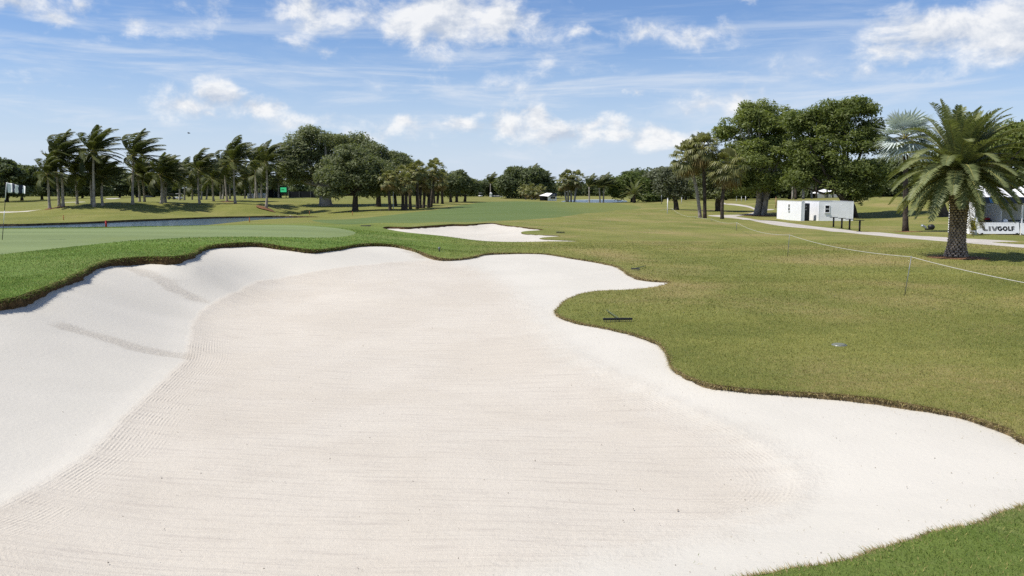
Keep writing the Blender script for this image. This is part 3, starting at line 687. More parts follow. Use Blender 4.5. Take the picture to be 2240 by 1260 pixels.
def clumps_in(env, n, cr, seed):
    g = np.random.default_rng(seed); vol = np.array([np.prod(r_) ** (2 / 3) for _, r_ in env]); out = []
    for (c, r_), k in zip(env, np.maximum(2, np.round(n * vol / vol.sum())).astype(int)):
        i = tries = 0
        while i < k and tries < k * 6:
            tries += 1
            d = g.normal(size=3); d /= np.linalg.norm(d)
            if d[2] < -.5: d[2] *= -0.6
            rd = 0.35 + 0.80 * g.random() ** .5
            s_ = cr * g.uniform(.5, 1.5)
            p = np.asarray(c) + d * np.maximum(np.asarray(r_) - s_ * .6, .2) * rd
            if noise.noise(Vector(p * (.62 / cr)) + Vector((seed, 0, 0))) < -.03: continue     # gaps between the boughs
            i += 1; out.append((p, (s_ * 1.25, s_ * 1.1, s_ * .78)))
    return out

def trunk_mesh(name, base_r, fork, clumps, mat, seed, nl=9, lean=(0, 0), taper=0.75, buttress=1.5, stems=1):
    g = random.Random(seed); mb = MB()
    fx, fy, fz = fork
    for s_ in range(stems):
        off = Vector((0, 0, 0)) if stems == 1 else Vector((math.cos(s_ * 2.4 + 1), math.sin(s_ * 2.4 + 1), 0)) * base_r * 0.8
        rr = base_r if stems == 1 else base_r * .62
        P = [Vector((0, 0, -.25)) + off, Vector((fx * .12, fy * .12, fz * .12)) + off * .9, Vector((fx * .35 + g.uniform(-.1, .1), fy * .35, fz * .4)) + off * .8, Vector((fx * .7, fy * .7, fz * .75)) + off * 1.0, Vector((fx, fy, fz)) + off * 1.6]
        mb.tube(P, [rr * buttress, rr * 1.12, rr, rr * .9, rr * taper], 10)
    top = Vector((fx, fy, fz))
    cl = list(clumps); g.shuffle(cl)
    for c, r_ in cl[:nl]:
        c = Vector(c); a_ = top + Vector((g.uniform(-.2, .2), g.uniform(-.2, .2), -g.uniform(0, .25) * fz * .5))
        mid = a_.lerp(c, .5) + Vector((g.uniform(-.3, .3), g.uniform(-.3, .3), -.18 * (c - a_).length * .5))
        r0 = base_r * g.uniform(.3, .5)
        mb.tube([a_, a_.lerp(mid, .5) + Vector((0, 0, .08)), mid, mid.lerp(c, .6), c], [r0, r0 * .8, r0 * .6, r0 * .4, r0 * .15], 6, False)
    return mb.mesh(name, mat, True)

def px_env(base, Y, env):
    out = []
    for e in env:
        px, py, rx, ry = e[:4]; dy = e[4] if len(e) > 4 else 0.0
        c = PY(px, py, Y + dy) - base; k = (Y + dy) / F
        out.append((tuple(c), (rx * k, (rx + ry) / 2 * k * .9, ry * k)))
    return out

def tree(name, label, base, Y, env, n, cr, per, leaf, mat, bark, base_r, fork, seed, nl=10, group=None, cat='tree', **kw):
    t = thing(name, label, cat, base, group)
    env = px_env(base, Y, env); cl = clumps_in(env, int(n * .85), cr, seed)
    V, Q = leaf_cloud(cl, per * 1.25, leaf, seed + 1, sweep=.55, asp=.36)
    obj('trunk', trunk_mesh('trunk', base_r, fork, cl, bark, seed, nl, **kw), t)
    obj('crown', np_mesh('crown', V, Q, mat), t)
    return t

# the three tall broadleaf trees on the right
b_ = on(1662, 470.5, 110)
tree('ficus_tree', 'tall dense ficus with thick forked trunk left of the white cabins', b_, 110,
     [(1655, 290, 78, 62), (1690, 262, 55, 42, 1), (1640, 262, 48, 40, -1), (1602, 300, 36, 34), (1580, 290, 22, 22), (1640, 350, 70, 55, -2), (1690, 340, 52, 60), (1625, 400, 50, 40, -1), (1672, 410, 52, 34, -1.5), (1600, 370, 30, 30), (1725, 300, 36, 60, 2)],
     300, .85, 150, 0.21, M['leaf_ficus'], M['bark_grey'], .62, (.4, 0, 3.4), 11, 16, stems=3, buttress=1.3)
b_ = on(1867, 476.5, 102)
tree('ficus_tree', 'tall ficus with leaning branch right of the white cabins', b_, 102,
     [(1850, 270, 72, 56), (1862, 240, 46, 32), (1825, 258, 46, 42, 1), (1780, 270, 34, 36, 2), (1902, 240, 18, 16, -1), (1800, 300, 50, 55, 1), (1860, 330, 78, 58, -1), (1900, 300, 34, 42), (1790, 350, 48, 50, 1), (1880, 385, 62, 45, -1.5), (1850, 410, 40, 38, -1), (1893, 425, 30, 35, -.5), (1765, 310, 34, 50, 2), (1775, 385, 40, 30, 1), (1752, 275, 42, 40, 2), (1748, 345, 42, 46, 2), (1745, 400, 40, 26, 2)],
     400, .82, 150, 0.20, M['leaf_ficus'], M['bark_dark'], .72, (-1.1, .2, 3.0), 23, 18, stems=2, buttress=1.3)
b_ = on(1571, 461.5, 118)
tree('shade_tree', 'mid green tree with straight dark trunk behind three leaning palms', b_, 118,
     [(1565, 400, 42, 38), (1540, 395, 30, 36, 1), (1590, 420, 36, 26, -1), (1555, 425, 36, 20), (1560, 370, 26, 26)], 120, .75, 150, .21, M['leaf_oak'], M['bark_dark'], .38, (0, 0, 2.6), 31)
b_ = on(1480, 458.5, 123)
tree('shade_tree', 'small grey green tree with short forked trunk beside the white post', b_, 123,
     [(1478, 395, 36, 32), (1455, 405, 24, 26, 1), (1502, 410, 28, 22, -1), (1480, 425, 40, 14), (1465, 380, 22, 18)], 95, .68, 150, .19, M['leaf_grey'], M['bark_dark'], .34, (-.4, 0, 2.2), 37)
b_ = on(1446, 441, 172)
tree('shade_tree', 'silvery wind ruffled tree right of the round green mound', b_, 172,
     [(1440, 400, 26, 32), (1425, 405, 18, 26, 1), (1455, 385, 20, 24)], 34, 1.2, 150, .32, M['leaf_grey'], M['bark_dark'], .3, (0, 0, 2.5), 39)
b_ = on(1385, 443, 170)
tree('ficus_mound', 'low broad bright green ficus mound with foliage to the ground', b_, 170,
     [(1378, 412, 40, 36), (1350, 425, 22, 18, -1), (1405, 420, 24, 26), (1375, 392, 28, 20, 1), (1352, 405, 20, 18), (1415, 432, 28, 14, -1), (1340, 435, 14, 8, -2), (1430, 436, 24, 10, 1)], 200, .95, 110, .28, M['leaf_bright'], M['bark_dark'], .5, (0, 0, 2.0), 41)
# left: great ficus, oak and companions
b_ = on(712, 450.5, 125)
tree('ficus_tree', 'great spreading ficus with massive pale buttressed trunk', b_, 125,
     [(690, 315, 62, 34), (735, 322, 45, 32, 2), (640, 345, 34, 40, -1), (675, 355, 55, 45), (634, 375, 26, 32, -2), (700, 385, 60, 38, -1), (678, 290, 30, 16), (775, 320, 45, 30, 4), (650, 395, 26, 16, -1)],
     300, .9, 95, .22, M['leaf_oak'], M['bark_grey'], .85, (.2, 0, 3.0), 43, 22, buttress=1.45)
b_ = on(777, 460.5, 110)
tree('oak_tree', 'rounded live oak with low side limb before the dense grove', b_, 110,
     [(770, 375, 62, 45), (735, 395, 46, 42, -1), (805, 390, 50, 45), (722, 425, 30, 20, -1), (765, 345, 46, 26), (775, 420, 65, 18, .5), (825, 410, 28, 30, 1)],
     230, .75, 160, .19, M['leaf_oak'], M['bark_dark'], .36, (.1, 0, 2.2), 47, 14)
b_ = on(828, 452.5, 122)
tree('oak_tree', 'dark oak behind the clustered fan palms, left of centre', b_, 122,
     [(825, 365, 48, 42), (860, 360, 38, 30, 3), (800, 345, 44, 32, 2), (880, 372, 30, 32, 5), (830, 410, 45, 24)], 170, .8, 150, .22, M['leaf_oak'], M['bark_dark'], .34, (0, 0, 2.6), 53)
for i, (bx, by, Y, cx, cy, rx, ry, lb) in enumerate([
        (986, 443, 152, 985, 408, 26, 28, 'small round tree beside the rightmost fan palms of the cluster'),
        (999, 442.5, 155, 1000, 402, 26, 28, 'dark round tree in front of the fairway edge, middle of three'),
        (1017, 441.5, 160, 1022, 408, 24, 24, 'bushy tree ending the left grove, nearest the open fairway')]):
    tree('shade_tree', lb, on(bx, by, Y), Y, [(cx, cy, rx, ry), (cx - 8, cy + 10, rx, ry * .7, 1), (cx + 6, cy - 6, rx * .7, ry * .8)], 34, 1.0, 150, .28, M['leaf_oak'], M['bark_dark'], .24, (0, 0, 1.8), 60 + i, group='round trees at the end of the left grove')
b_ = on(1152, 435, 232)
tree('ficus_tree', 'huge dark round ficus behind the white kiosk', b_, 232,
     [(1140, 398, 40, 30), (1128, 385, 28, 20), (1165, 392, 26, 24), (1185, 410, 22, 22), (1115, 405, 22, 26, -1), (1145, 420, 50, 14)], 90, 2.0, 60, .5, M['leaf_far'], M['bark_dark'], .6, (0, 0, 3), 71)
b_ = on(2066, 476, 95)
tree('ficus_tree', 'gnarled dark tree with low crooked limb behind the date palm', b_, 95,
     [(2050, 405, 40, 30), (2090, 360, 50, 40, 3), (2030, 390, 30, 24), (2140, 330, 60, 50, 5), (2210, 320, 60, 60, 6), (2060, 430, 26, 14)], 190, .85, 140, .22, M['leaf_ficus'], M['bark_dark'], .5, (-.6, 0, 1.6), 73, 16)

# far trees: five crowns shared by all of them
def far_proto(i):
    g = random.Random(900 + i)
    env = [((g.uniform(-1.5, 1.5), g.uniform(-1, 1), g.uniform(4.5, 7.0)), (g.uniform(2.2, 3.4), g.uniform(2, 3), g.uniform(1.8, 2.8))) for _ in range(5)] + [((g.uniform(-2.5, 2.5), g.uniform(-1, 1), g.uniform(1.7, 3.0)), (2.6, 2.2, 1.6)) for _ in range(4)]
    cl = clumps_in(env, 95, .95, 900 + i); V, Q = leaf_cloud(cl, 90, .30, 950 + i)
    return np_mesh('crown', V, Q, M['leaf_far']), trunk_mesh('trunk', .26, (0, 0, 2.4), cl, M['bark_dark'], 900 + i, 6)
FAR = [far_proto(i) for i in range(5)]
def far_row(spec, label, group, name='broadleaf_tree'):
    for k, (px, py, Y, top) in enumerate(spec):
        b_ = on(px, py, Y); s_ = max(.35, (PY(px, top, Y).z - b_.z) / 8.6)
        t = thing(name, label % ORD[k], 'tree', b_, group)
        g = random.Random(px * 7 + k); cm, tm_ = FAR[(k * 3 + int(px)) % 5]
        rz = g.uniform(0, 6.28); w = s_ * g.uniform(1.0, 1.35)
        for nm, m_ in (('trunk', tm_), ('crown', cm)):
            o = obj(nm, m_, t); o.scale = (w, w, s_); o.rotation_euler = (0, 0, rz)
far_row([(-30, 440, 175, 345), (15, 438, 180, 350), (48, 437, 190, 352), (92, 436, 200, 372), (135, 434, 215, 378), (180, 433, 225, 376), (222, 433, 225, 372), (262, 432, 235, 366), (300, 432, 235, 372), (338, 432, 240, 380), (378, 432, 240, 385), (415, 431, 250, 392), (452, 431, 250, 396), (490, 431, 250, 388), (528, 431, 250, 384), (568, 430, 245, 380), (606, 430, 235, 378)],
        '%s broadleaf tree from the left in the dark line behind the coconut palms', 'far trees behind the coconut palms')
far_row([(655, 430, 200, 372), (700, 430, 200, 376), (748, 429, 210, 374), (795, 429, 215, 376), (842, 429, 220, 382), (890, 430, 230, 388), (935, 430, 235, 392), (972, 430, 240, 396), (1008, 430, 250, 392)], '%s far tree from the left behind the great ficus and oaks', 'far trees behind the left grove')
far_row([(1045, 430, 270, 398), (1068, 430, 275, 392), (1092, 430, 275, 396), (1112, 431, 270, 394), (1205, 431, 275, 400), (1228, 431, 285, 404), (1262, 431, 300, 400), (1288, 431, 300, 404), (1312, 431, 295, 402), (1338, 432, 285, 396), (1365, 433, 270, 392)], '%s small dark tree from the left on the centre horizon', 'trees on the centre horizon')
far_row([(1420, 436, 205, 385), (1462, 436, 205, 372), (1500, 437, 200, 376), (1540, 437, 195, 368), (1588, 437, 195, 362), (1632, 436, 190, 352), (1680, 434, 192, 345), (1728, 433, 192, 342), (1778, 432, 190, 345), (1828, 431, 190, 340), (1880, 431, 185, 345), (1932, 431, 180, 340), (1985, 431, 170, 338), (2040, 432, 160, 330), (2098, 434, 150, 315), (2155, 436, 145, 296), (2210, 437, 140, 275), (2268, 438, 140, 262)], '%s tree from the left in the shaded wood behind the right hand trees', 'wood behind the right hand trees')

# the far wood that closes the view: one mass
cl = []; gw = random.Random(12)
for x0, x1, Y, top, n in ((-160, 640, 290, 398, 210), (600, 1050, 275, 402, 120), (1020, 1400, 335, 404, 110), (1390, 2420, 225, 378, 420)):
    for i in range(n):
        px = gw.uniform(x0, x1); yy_ = Y + gw.uniform(-8, 14); b_ = on(px, 431, yy_); hgt = (431 - top) * yy_ / F * gw.uniform(.75, 1.1); r_ = gw.uniform(1.3, 2.3)
        for zz_ in np.arange(.6, max(hgt, 1.2), 1.5): cl.append(((b_.x + gw.uniform(-.8, .8), yy_ + gw.uniform(-1, 1), b_.z + zz_), (r_, r_, r_ * .8)))
V, Q = leaf_cloud(cl, 16, .5, 77)
tag(obj('far_wood', np_mesh('far_wood', V, Q, M['leaf_far'])), 'dark far wood closing the view behind the course', 'wood', kind='stuff')

# bare trunks standing on the rise behind the cabins
for k, (bx, by, Y, tx, ty, rr) in enumerate([(1733, 434, 168, 1737, 398, .2), (1741, 438, 160, 1740, 398, .26), (1757, 438, 160, 1759, 398, .24), (1776, 438, 160, 1775, 400, .2), (1786, 432, 170, 1786, 402, .16), (1810, 432, 170, 1809, 400, .16), (1833, 431, 172, 1838, 405, .16), (1822, 432, 172, 1823, 400, .14)]):
    b_ = on(bx, by, Y); e = PY(tx, ty - 30, Y) - b_
    t = thing('bare_trunk_tree', '%s slender bare trunk from the left on the rise behind the cabins' % ORD[k], 'tree', b_, 'bare trunks behind the cabins')
    MB().tube([(0, 0, -.3), (e.x * .2, 0, e.z * .1), (e.x * .5, .1, e.z * .5), tuple(e)], [rr * 1.3, rr, rr * .85, rr * .6], 8).build('trunk', (M['bark_grey'], M['bark_dark'])[k % 3 == 1], t, True)
    cl = [((e.x + random.uniform(-1.2, 1.2), random.uniform(-1, 1), e.z + random.uniform(-.6, 1.4)), (1.1, 1.1, .8)) for _ in range(7)]
    V, Q = leaf_cloud(cl, 90, .3, 300 + k); obj('crown', np_mesh('crown', V, Q, M['leaf_bright']), t)

# ------------------------------------------------------------------ palms
def pinnate(L, n, az, el, droop, wk, ll, lw, seed, wind=WIND, steps=12, hang=0.35, rib=0.035, vee=0.25, start=.12):
    """one feather frond: rib and leaflets; returns (V, F, material index)"""
    g = random.Random(seed)
    d0 = Vector((math.cos(el) * math.cos(az), math.cos(el) * math.sin(az), math.sin(el)))
    P = [Vector((0, 0, 0))]; Dv = []
    for i in range(steps):
        t = (i + .5) / steps
        d = d0 * (1 - wk * t * .92) + wind * (wk * (t ** .8) * 1.25) + Vector((0, 0, -droop * t ** 1.4))
        d.normalize(); Dv.append(d); P.append(P[-1] + d * (L / steps))
    Dv.append(Dv[-1])
    V, Fc, mi = [], [], []
    mb = MB().tube(P, [rib * (1 - .85 * i / steps) for i in range(steps + 1)], 4, False)
    V += mb.v; Fc += mb.f; mi += [0] * len(mb.f)
    for i in range(n):
        t = start + (1 - start) * (i + g.uniform(-.2, .2)) / (n - 1); t = min(max(t, 0), .999)
        k = int(t * steps); u = t * steps - k
        p = P[k].lerp(P[k + 1], u); d = Dv[k].lerp(Dv[min(k + 1, steps)], u).normalized()
        side = d.cross(Vector((0, 0, 1)))
        if side.length < .15: side = d.cross(Vector((math.sin(az), -math.cos(az), .2)))
        side.normalize(); nu = side.cross(d).normalized()
        l = ll * (math.sin(math.pi * (0.16 + .80 * t)) ** .55) * g.uniform(.85, 1.12)
        for s_ in (-1, 1):
            ld = side * (s_ * g.uniform(.75, 1.0)) + nu * vee + d * g.uniform(.45, .8) + wind * (wk * 1.25) + Vector((0, 0, -.12))
            ld.normalize()
            w = lw * .5; mid = p + ld * (l * .5) + Vector((0, 0, -hang * l * .10)); tip = p + ld * (l * .93) + Vector((0, 0, -hang * l * g.uniform(.35, .6))) + wind * (wk * l * .15)
            b0 = len(V)
            V += [tuple(p - d * w * .6), tuple(p + d * w * .6), tuple(mid + d * w), tuple(mid - d * w), tuple(tip)]
            Fc += [(b0, b0 + 1, b0 + 2, b0 + 3), (b0 + 3, b0 + 2, b0 + 4)]; mi += [1, 1]
    return V, Fc, mi
def fan(L, Rf, nseg, az, el, droop, spread, seed, wk=0.0, stiff=.5, petw=.03):
    """one fan frond: stalk and radiating segments"""
    g = random.Random(seed); steps = 5
    d0 = Vector((math.cos(el) * math.cos(az), math.cos(el) * math.sin(az), math.sin(el)))
    P = [Vector((0, 0, 0))]
    for i in range(steps):
        t = (i + .5) / steps; d = (d0 + WIND * wk * t + Vector((0, 0, -droop * t ** 1.5))).normalized(); P.append(P[-1] + d * (L / steps))
    mb = MB().tube(P, [petw * (1 - .4 * i / steps) for i in range(steps + 1)], 4, False); V, Fc, mi = list(mb.v), list(mb.f), [0] * len(mb.f)
    side = d.cross(Vector((0, 0, 1)))
    if side.length < .1: side = Vector((math.sin(az), -math.cos(az), 0))
    side.normalize(); nu = side.cross(d).normalized(); c = P[-1]
    for i in range(nseg):
        q = (i / (nseg - 1) - .5) * 2; a = q * spread
        sd = d * math.cos(a) + side * math.sin(a) + nu * (.18 * (1 if i % 2 else -1) * .5 + .15)
        l = Rf * (1 - .22 * q * q) * g.uniform(.88, 1.08)
        tn = (side * math.cos(a) - d * math.sin(a)); w = l * spread / nseg * 1.45
        mid = c + sd * l * .55; tip = c + sd * l * (.9 if stiff < .7 else 1.0) + Vector((0, 0, -(1 - stiff) * l * g.uniform(.3, .75))) + WIND * (wk * l * .5)
        b0 = len(V)
        V += [tuple(c - tn * w * .12), tuple(c + tn * w * .12), tuple(mid + tn * w * .62), tuple(mid - tn * w * .62), tuple(tip)]
        Fc += [(b0, b0 + 1, b0 + 2, b0 + 3), (b0 + 3, b0 + 2, b0 + 4)]; mi += [1, 1]
    return V, Fc, mi
GA = 2.399963
WUP = Vector((1.0, .12, .10)).normalized()
def coco_crown(seed):
    g = random.Random(seed); out = []
    for i in range(23):
        el = R(86 - i * 4.9 + g.uniform(-6, 6)); az = i * GA + seed
        L = g.uniform(3.7, 4.5) * (.85 if i < 3 else 1) * (.85 if i > 16 else 1)
        wk = (g.uniform(.55, .9) if i > 1 else g.uniform(.3, .6)) * (1.0, .85, 1.05, .75, .95)[seed % 5]
        out.append(np_mesh('frond', *pinnate(L, 46, az, el, .42 + .2 * (i > 13), wk, 1.2, .11, seed * 50 + i, rib=.045, hang=.7, wind=WUP)[:2], [M['rib_coco'], M['frond_coco']]))
        V, Fc, mi = pinnate(L, 46, az, el, .42 + .2 * (i > 13), wk, 1.2, .11, seed * 50 + i, rib=.045, hang=.7, wind=WUP)
        out[-1].polygons.foreach_set('material_index', np.array(mi, dtype=np.int32))
    return out
def fan_crown(seed, n=30, L=.95, Rf=.78, ns=18, wk=.12, mat='frond_sabal', dry=True, stiff=.35, elr=(85, -62), spread=1.75):
    g = random.Random(seed); out = []
    for i in range(n):
        t = i / (n - 1); el = R(elr[0] + (elr[1] - elr[0]) * t ** .85 + g.uniform(-7, 7)); az = i * GA + seed
        V, Fc, mi = fan(L * g.uniform(.85, 1.15), Rf * g.uniform(.85, 1.1), ns, az, el, .35, spread, seed * 77 + i, wk, stiff)
        m2 = M['frond_dry'] if dry and t > .80 else M[mat]
        out.append(np_mesh('frond', V, Fc, [M['rib_coco'], m2], midx=mi))
    return out
COCO = [coco_crown(k) for k in (1, 2, 3, 7, 8)]
SABAL = [fan_crown(k) for k in (4, 5, 6)]
def palm(name, label, base, top, r0, r1, crown, scale, bark, group=None, bend=0.15, rz=0.0, swell=1.6, nmax=None):
    t = thing(name, label, 'palm tree', base, group); e = Vector(top) - base
    n = 9; P, rad = [], []
    for i in range(n + 1):
        u = i / n; P.append(Vector((e.x * (u + bend * math.sin(math.pi * u) * .3), e.y * u, -.25 + (e.z + .25) * u)) + Vector((bend * math.sin(math.pi * u), 0, 0)))
        rad.append((r0 + (r1 - r0) * u) * (1 + (swell - 1) * max(0, 1 - u * 7)))
    MB().tube(P, rad, 10).build('trunk', bark, t, True)
    for m_ in crown[:nmax]:
        o = obj('frond', m_, t, tuple(e)); o.scale = (scale,) * 3; o.rotation_euler = (0, 0, rz)
    return t
coco = [ # base px, py, distance, crown px, py, scale, what singles it out
    (109, 456.5, 105, 105, 381, .88, 'short leftmost coconut palm with thick dark trunk on the bank'),
    (130, 453, 107, 119, 348, .95, 'leaning coconut palm close behind the second tall palm from left'),
    (138, 452.5, 106, 130, 340, 1.0, 'tall pale coconut palm second from left, crown blown right'),
    (169, 450.5, 110, 163, 381, .85, 'short slim coconut palm between the two tall left palms'),
    (202, 450.5, 109, 199, 380, .95, 'lower dark coconut palm touching the tallest palm at its left'),
    (206, 450.5, 106, 204, 333, 1.08, 'tallest coconut palm, pale trunk, highest crown left of centre'),
    (225, 452, 108, 225, 388, .9, 'short coconut palm just right of the tallest palm'),
    (290, 445, 110, 293, 341, 1.08, 'tall coconut palm alone on the grass mound, crown streaming right'),
    (305, 443, 118, 300, 381, .85, 'small coconut palm just right of the lone mound palm'),
    (316, 443, 120, 310, 390, .85, 'small coconut palm with bent trunk right of the mound palm'),
    (352, 444.5, 114, 351, 383, .98, 'leftmost of three close coconut palms with one wide crown'),
    (359, 444.5, 117, 358, 381, .9, 'middle of three close coconut palms sharing one wide crown'),
    (362, 444.5, 120, 366, 388, .85, 'rightmost of three close coconut palms sharing one wide crown'),
    (393, 437.5, 150, 392, 388, .9, 'thin coconut palm behind the golf carts'),
    (403, 435, 160, 402, 387, 1.1, 'coconut palm directly right of the golf carts'),
    (420, 436, 165, 420, 406, .8, 'very small coconut palm low between two taller palms'),
    (437, 445, 119, 434, 370, .98, 'slim coconut palm standing apart with tilted trunk, mid left'),
    (440, 435, 160, 439, 384, 1.05, 'coconut palm right behind the slim tilted palm'),
    (451, 435, 165, 454, 392, .9, 'coconut palm with trunk leaning right behind the tilted palm'),
    (468, 441, 130, 465, 391, .85, 'low coconut palm left of the palm clump'),
    (483, 437, 150, 482, 385, 1.0, 'leftmost thin palm of the clump before the white tables'),
    (487, 439, 145, 486, 388, .9, 'second thin dark palm of the clump before the white tables'),
    (497, 441, 128, 491, 365, .98, 'tall dark palm with mulch ring at the left of the clump'),
    (503, 437, 150, 500, 380, .95, 'pale palm half hidden in the middle of the clump'),
    (515, 446, 120, 512, 354, 1.08, 'tallest palm of the clump with orange mulch ring'),
    (535, 436, 155, 534, 391, 1.0, 'pale slim palm right of the tallest clump palm'),
    (549, 437, 150, 547, 386, 1.0, 'dark palm in front of the left white table'),
    (558, 438, 142, 557, 360, 1.08, 'tall pale palm in front of the white tables'),
    (563, 437.5, 148, 563, 382, .9, 'thin palm close behind the tall pale table palm'),
    (573, 437.5, 146, 573, 388, .9, 'dark slim palm before the right end of the tables'),
    (582, 454, 115, 582, 357, 1.02, 'tall front palm in a wide mulch ring near the pond'),
    (609, 433.5, 150, 609, 391, .85, 'short palm beside the green scoreboard')]
for k, (bx, by, Y, cx, cy, s_, lb) in enumerate(coco):
    b_ = on(bx, by, Y)
    palm('coconut_palm', lb, b_, PY(cx, cy, Y), .17, .12, COCO[(k * 3) % 5], s_ * .93, M['bark_palm'], 'wind blown coconut palms', random.uniform(-.15, .15), random.uniform(-.25, .25))
sab = [(854, 461, 108, 849, 392, 1.05, 'front fan palm at the left of the cluster, trunk bare'),
       (881, 459.5, 111, 878, 382, .95, 'second fan palm of the cluster, thick dark trunk'),
       (888, 460.5, 109, 886, 400, 1.1, 'low fan palm with wide crown in front of the cluster'),
       (898, 457, 113, 897, 378, 1.0, 'fan palm behind the low wide one in the cluster'),
       (866, 452, 124, 862, 372, 1.15, 'tall fan palm at the back left of the cluster'),
       (913, 457, 113, 914, 374, 1.1, 'tall dark fan palm in the middle of the cluster'),
       (919, 457, 115, 922, 390, 1.0, 'fan palm right of the middle of the cluster'),
       (926, 456, 116, 930, 400, .95, 'lower fan palm under the tallest crowns'),
       (937, 455, 117, 944, 376, .95, 'left of two fan palms with slanting trunks'),
       (942, 454, 119, 952, 370, 1.15, 'right of two fan palms with slanting trunks, tallest crown'),
       (950, 446, 140, 950, 396, 1.1, 'fan palm in shade behind the slanting pair'),
       (956, 446, 141, 958, 402, 1.0, 'thin fan palm behind the slanting pair'),
       (968, 446, 140, 967, 392, 1.2, 'fan palm at the right end of the cluster')]
for k, (bx, by, Y, cx, cy, s_, lb) in enumerate(sab):
    palm('fan_palm', lb, on(bx, by, Y), PY(cx, cy, Y), .21, .17, SABAL[k % 3], s_ * .95, M['bark_dark'], 'clustered fan palms left of the fairway', random.uniform(-.12, .12), k * 1.3, 1.3)
sab2 = [(1239, 440, 178, 1233, 398, 1.25, 'leftmost fan palm of the far group before the pond'), (1243, 440, 178, 1242, 391, 1.35, 'tall leaning fan palm in the far pond group'), (1249, 440, 180, 1250, 401, 1.2, 'short dark fan palm in the far pond group'), (1256, 440, 178, 1263, 391, 1.3, 'rightmost fan palm of the far group, crown apart'),
        (1151, 435, 215, 1145, 416, 1.1, 'yellowish little fan palm leftmost beside the kiosk'), (1164, 436, 212, 1162, 416, 1.25, 'round little fan palm, second left of the kiosk'), (1171, 436, 212, 1172, 419, 1.0, 'small fan palm third left of the kiosk'), (1187, 436, 210, 1182, 417, 1.15, 'little fan palm in front of the kiosk roof')]
for k, (bx, by, Y, cx, cy, s_, lb) in enumerate(sab2):
    palm('fan_palm', lb, on(bx, by, Y), PY(cx, cy, Y), .2, .17, SABAL[k % 3], s_, M['bark_palm'], 'small far fan palms', 0, k * 1.7, 1.2)
for bx, by, Y, cx, cy, s_, lb in [(1289, 441.5, 165, 1289, 409, .85, 'single small feather palm by the far pond'), (1313, 441.5, 165, 1311, 411, .8, 'left of two small feather palms by the far pond'), (1320, 441.5, 166, 1321, 408, .9, 'right of two small feather palms by the far pond'),
                                  (1164, 433, 240, 1164, 386, 1.2, 'tall royal palm rising behind the kiosk palms'), (1192, 433, 245, 1190, 402, 1.2, 'royal palm with drooping fronds beside the kiosk roof'), (1073, 430, 268, 1073, 402, 1.2, 'tall royal palm above the far white tents')]:
    palm('feather_palm', lb, on(bx, by, Y), PY(cx, cy, Y), .16, .12, COCO[1], s_ * .9, M['bark_palm'], 'small far feather palms', 0, .5, 1.2, 16)
SABAL_BIG = [fan_crown(k, 46, 1.05, 1.05, 26, .25, stiff=.3) for k in (14, 15, 16)]
for k, (bx, by, Y, cx, cy, s_, bd, lb) in enumerate([(1532, 477.5, 92, 1503, 344, 1.02, .55, 'left fan palm of the trio with curved leaning pale trunk'), (1542, 479, 91, 1536, 326, .98, .1, 'tallest fan palm of the trio with straight slim trunk'), (1580, 479.5, 90, 1592, 364, 1.08, -.2, 'right fan palm of the trio with low drooping crown')]):
    palm('fan_palm', lb, on(bx, by, Y), PY(cx, cy, Y), .19, .17, SABAL_BIG[k], s_ * 1.12, M['bark_palm' if k == 0 else 'bark_dark'], 'trio of fan palms by the path', bd, k, 1.3)
# low date palm in front of the green mound
LOWP = []
for i in range(34):
    V, Fc, mi = pinnate(3.0, 30, i * GA, R(78 - i * 2.6), .75, .05, .5, .06, 600 + i, rib=.03)
    LOWP.append(np_mesh('frond', V, Fc, [M['rib_coco'], M['frond_date']], midx=mi))
palm('date_palm', 'low bushy date palm in front of the round green mound', on(1387, 443.5, 160), PY(1387, 425, 160), .3, .28, LOWP, 1.05, M['bark_dark'], None, 0, 0, 1.1)
# silver palm
SILV = fan_crown(21, 34, 1.15, 1.45, 28, .1, 'frond_silver', False, .80, (68, -50), 1.9)
palm('silver_palm', 'silvery blue fan palm behind the date palm at left', on(1981, 507.5, 62), PY(1981, 302, 62), .2, .15, SILV, .96, M['bark_dark'], None, .0, 0, 1.4)

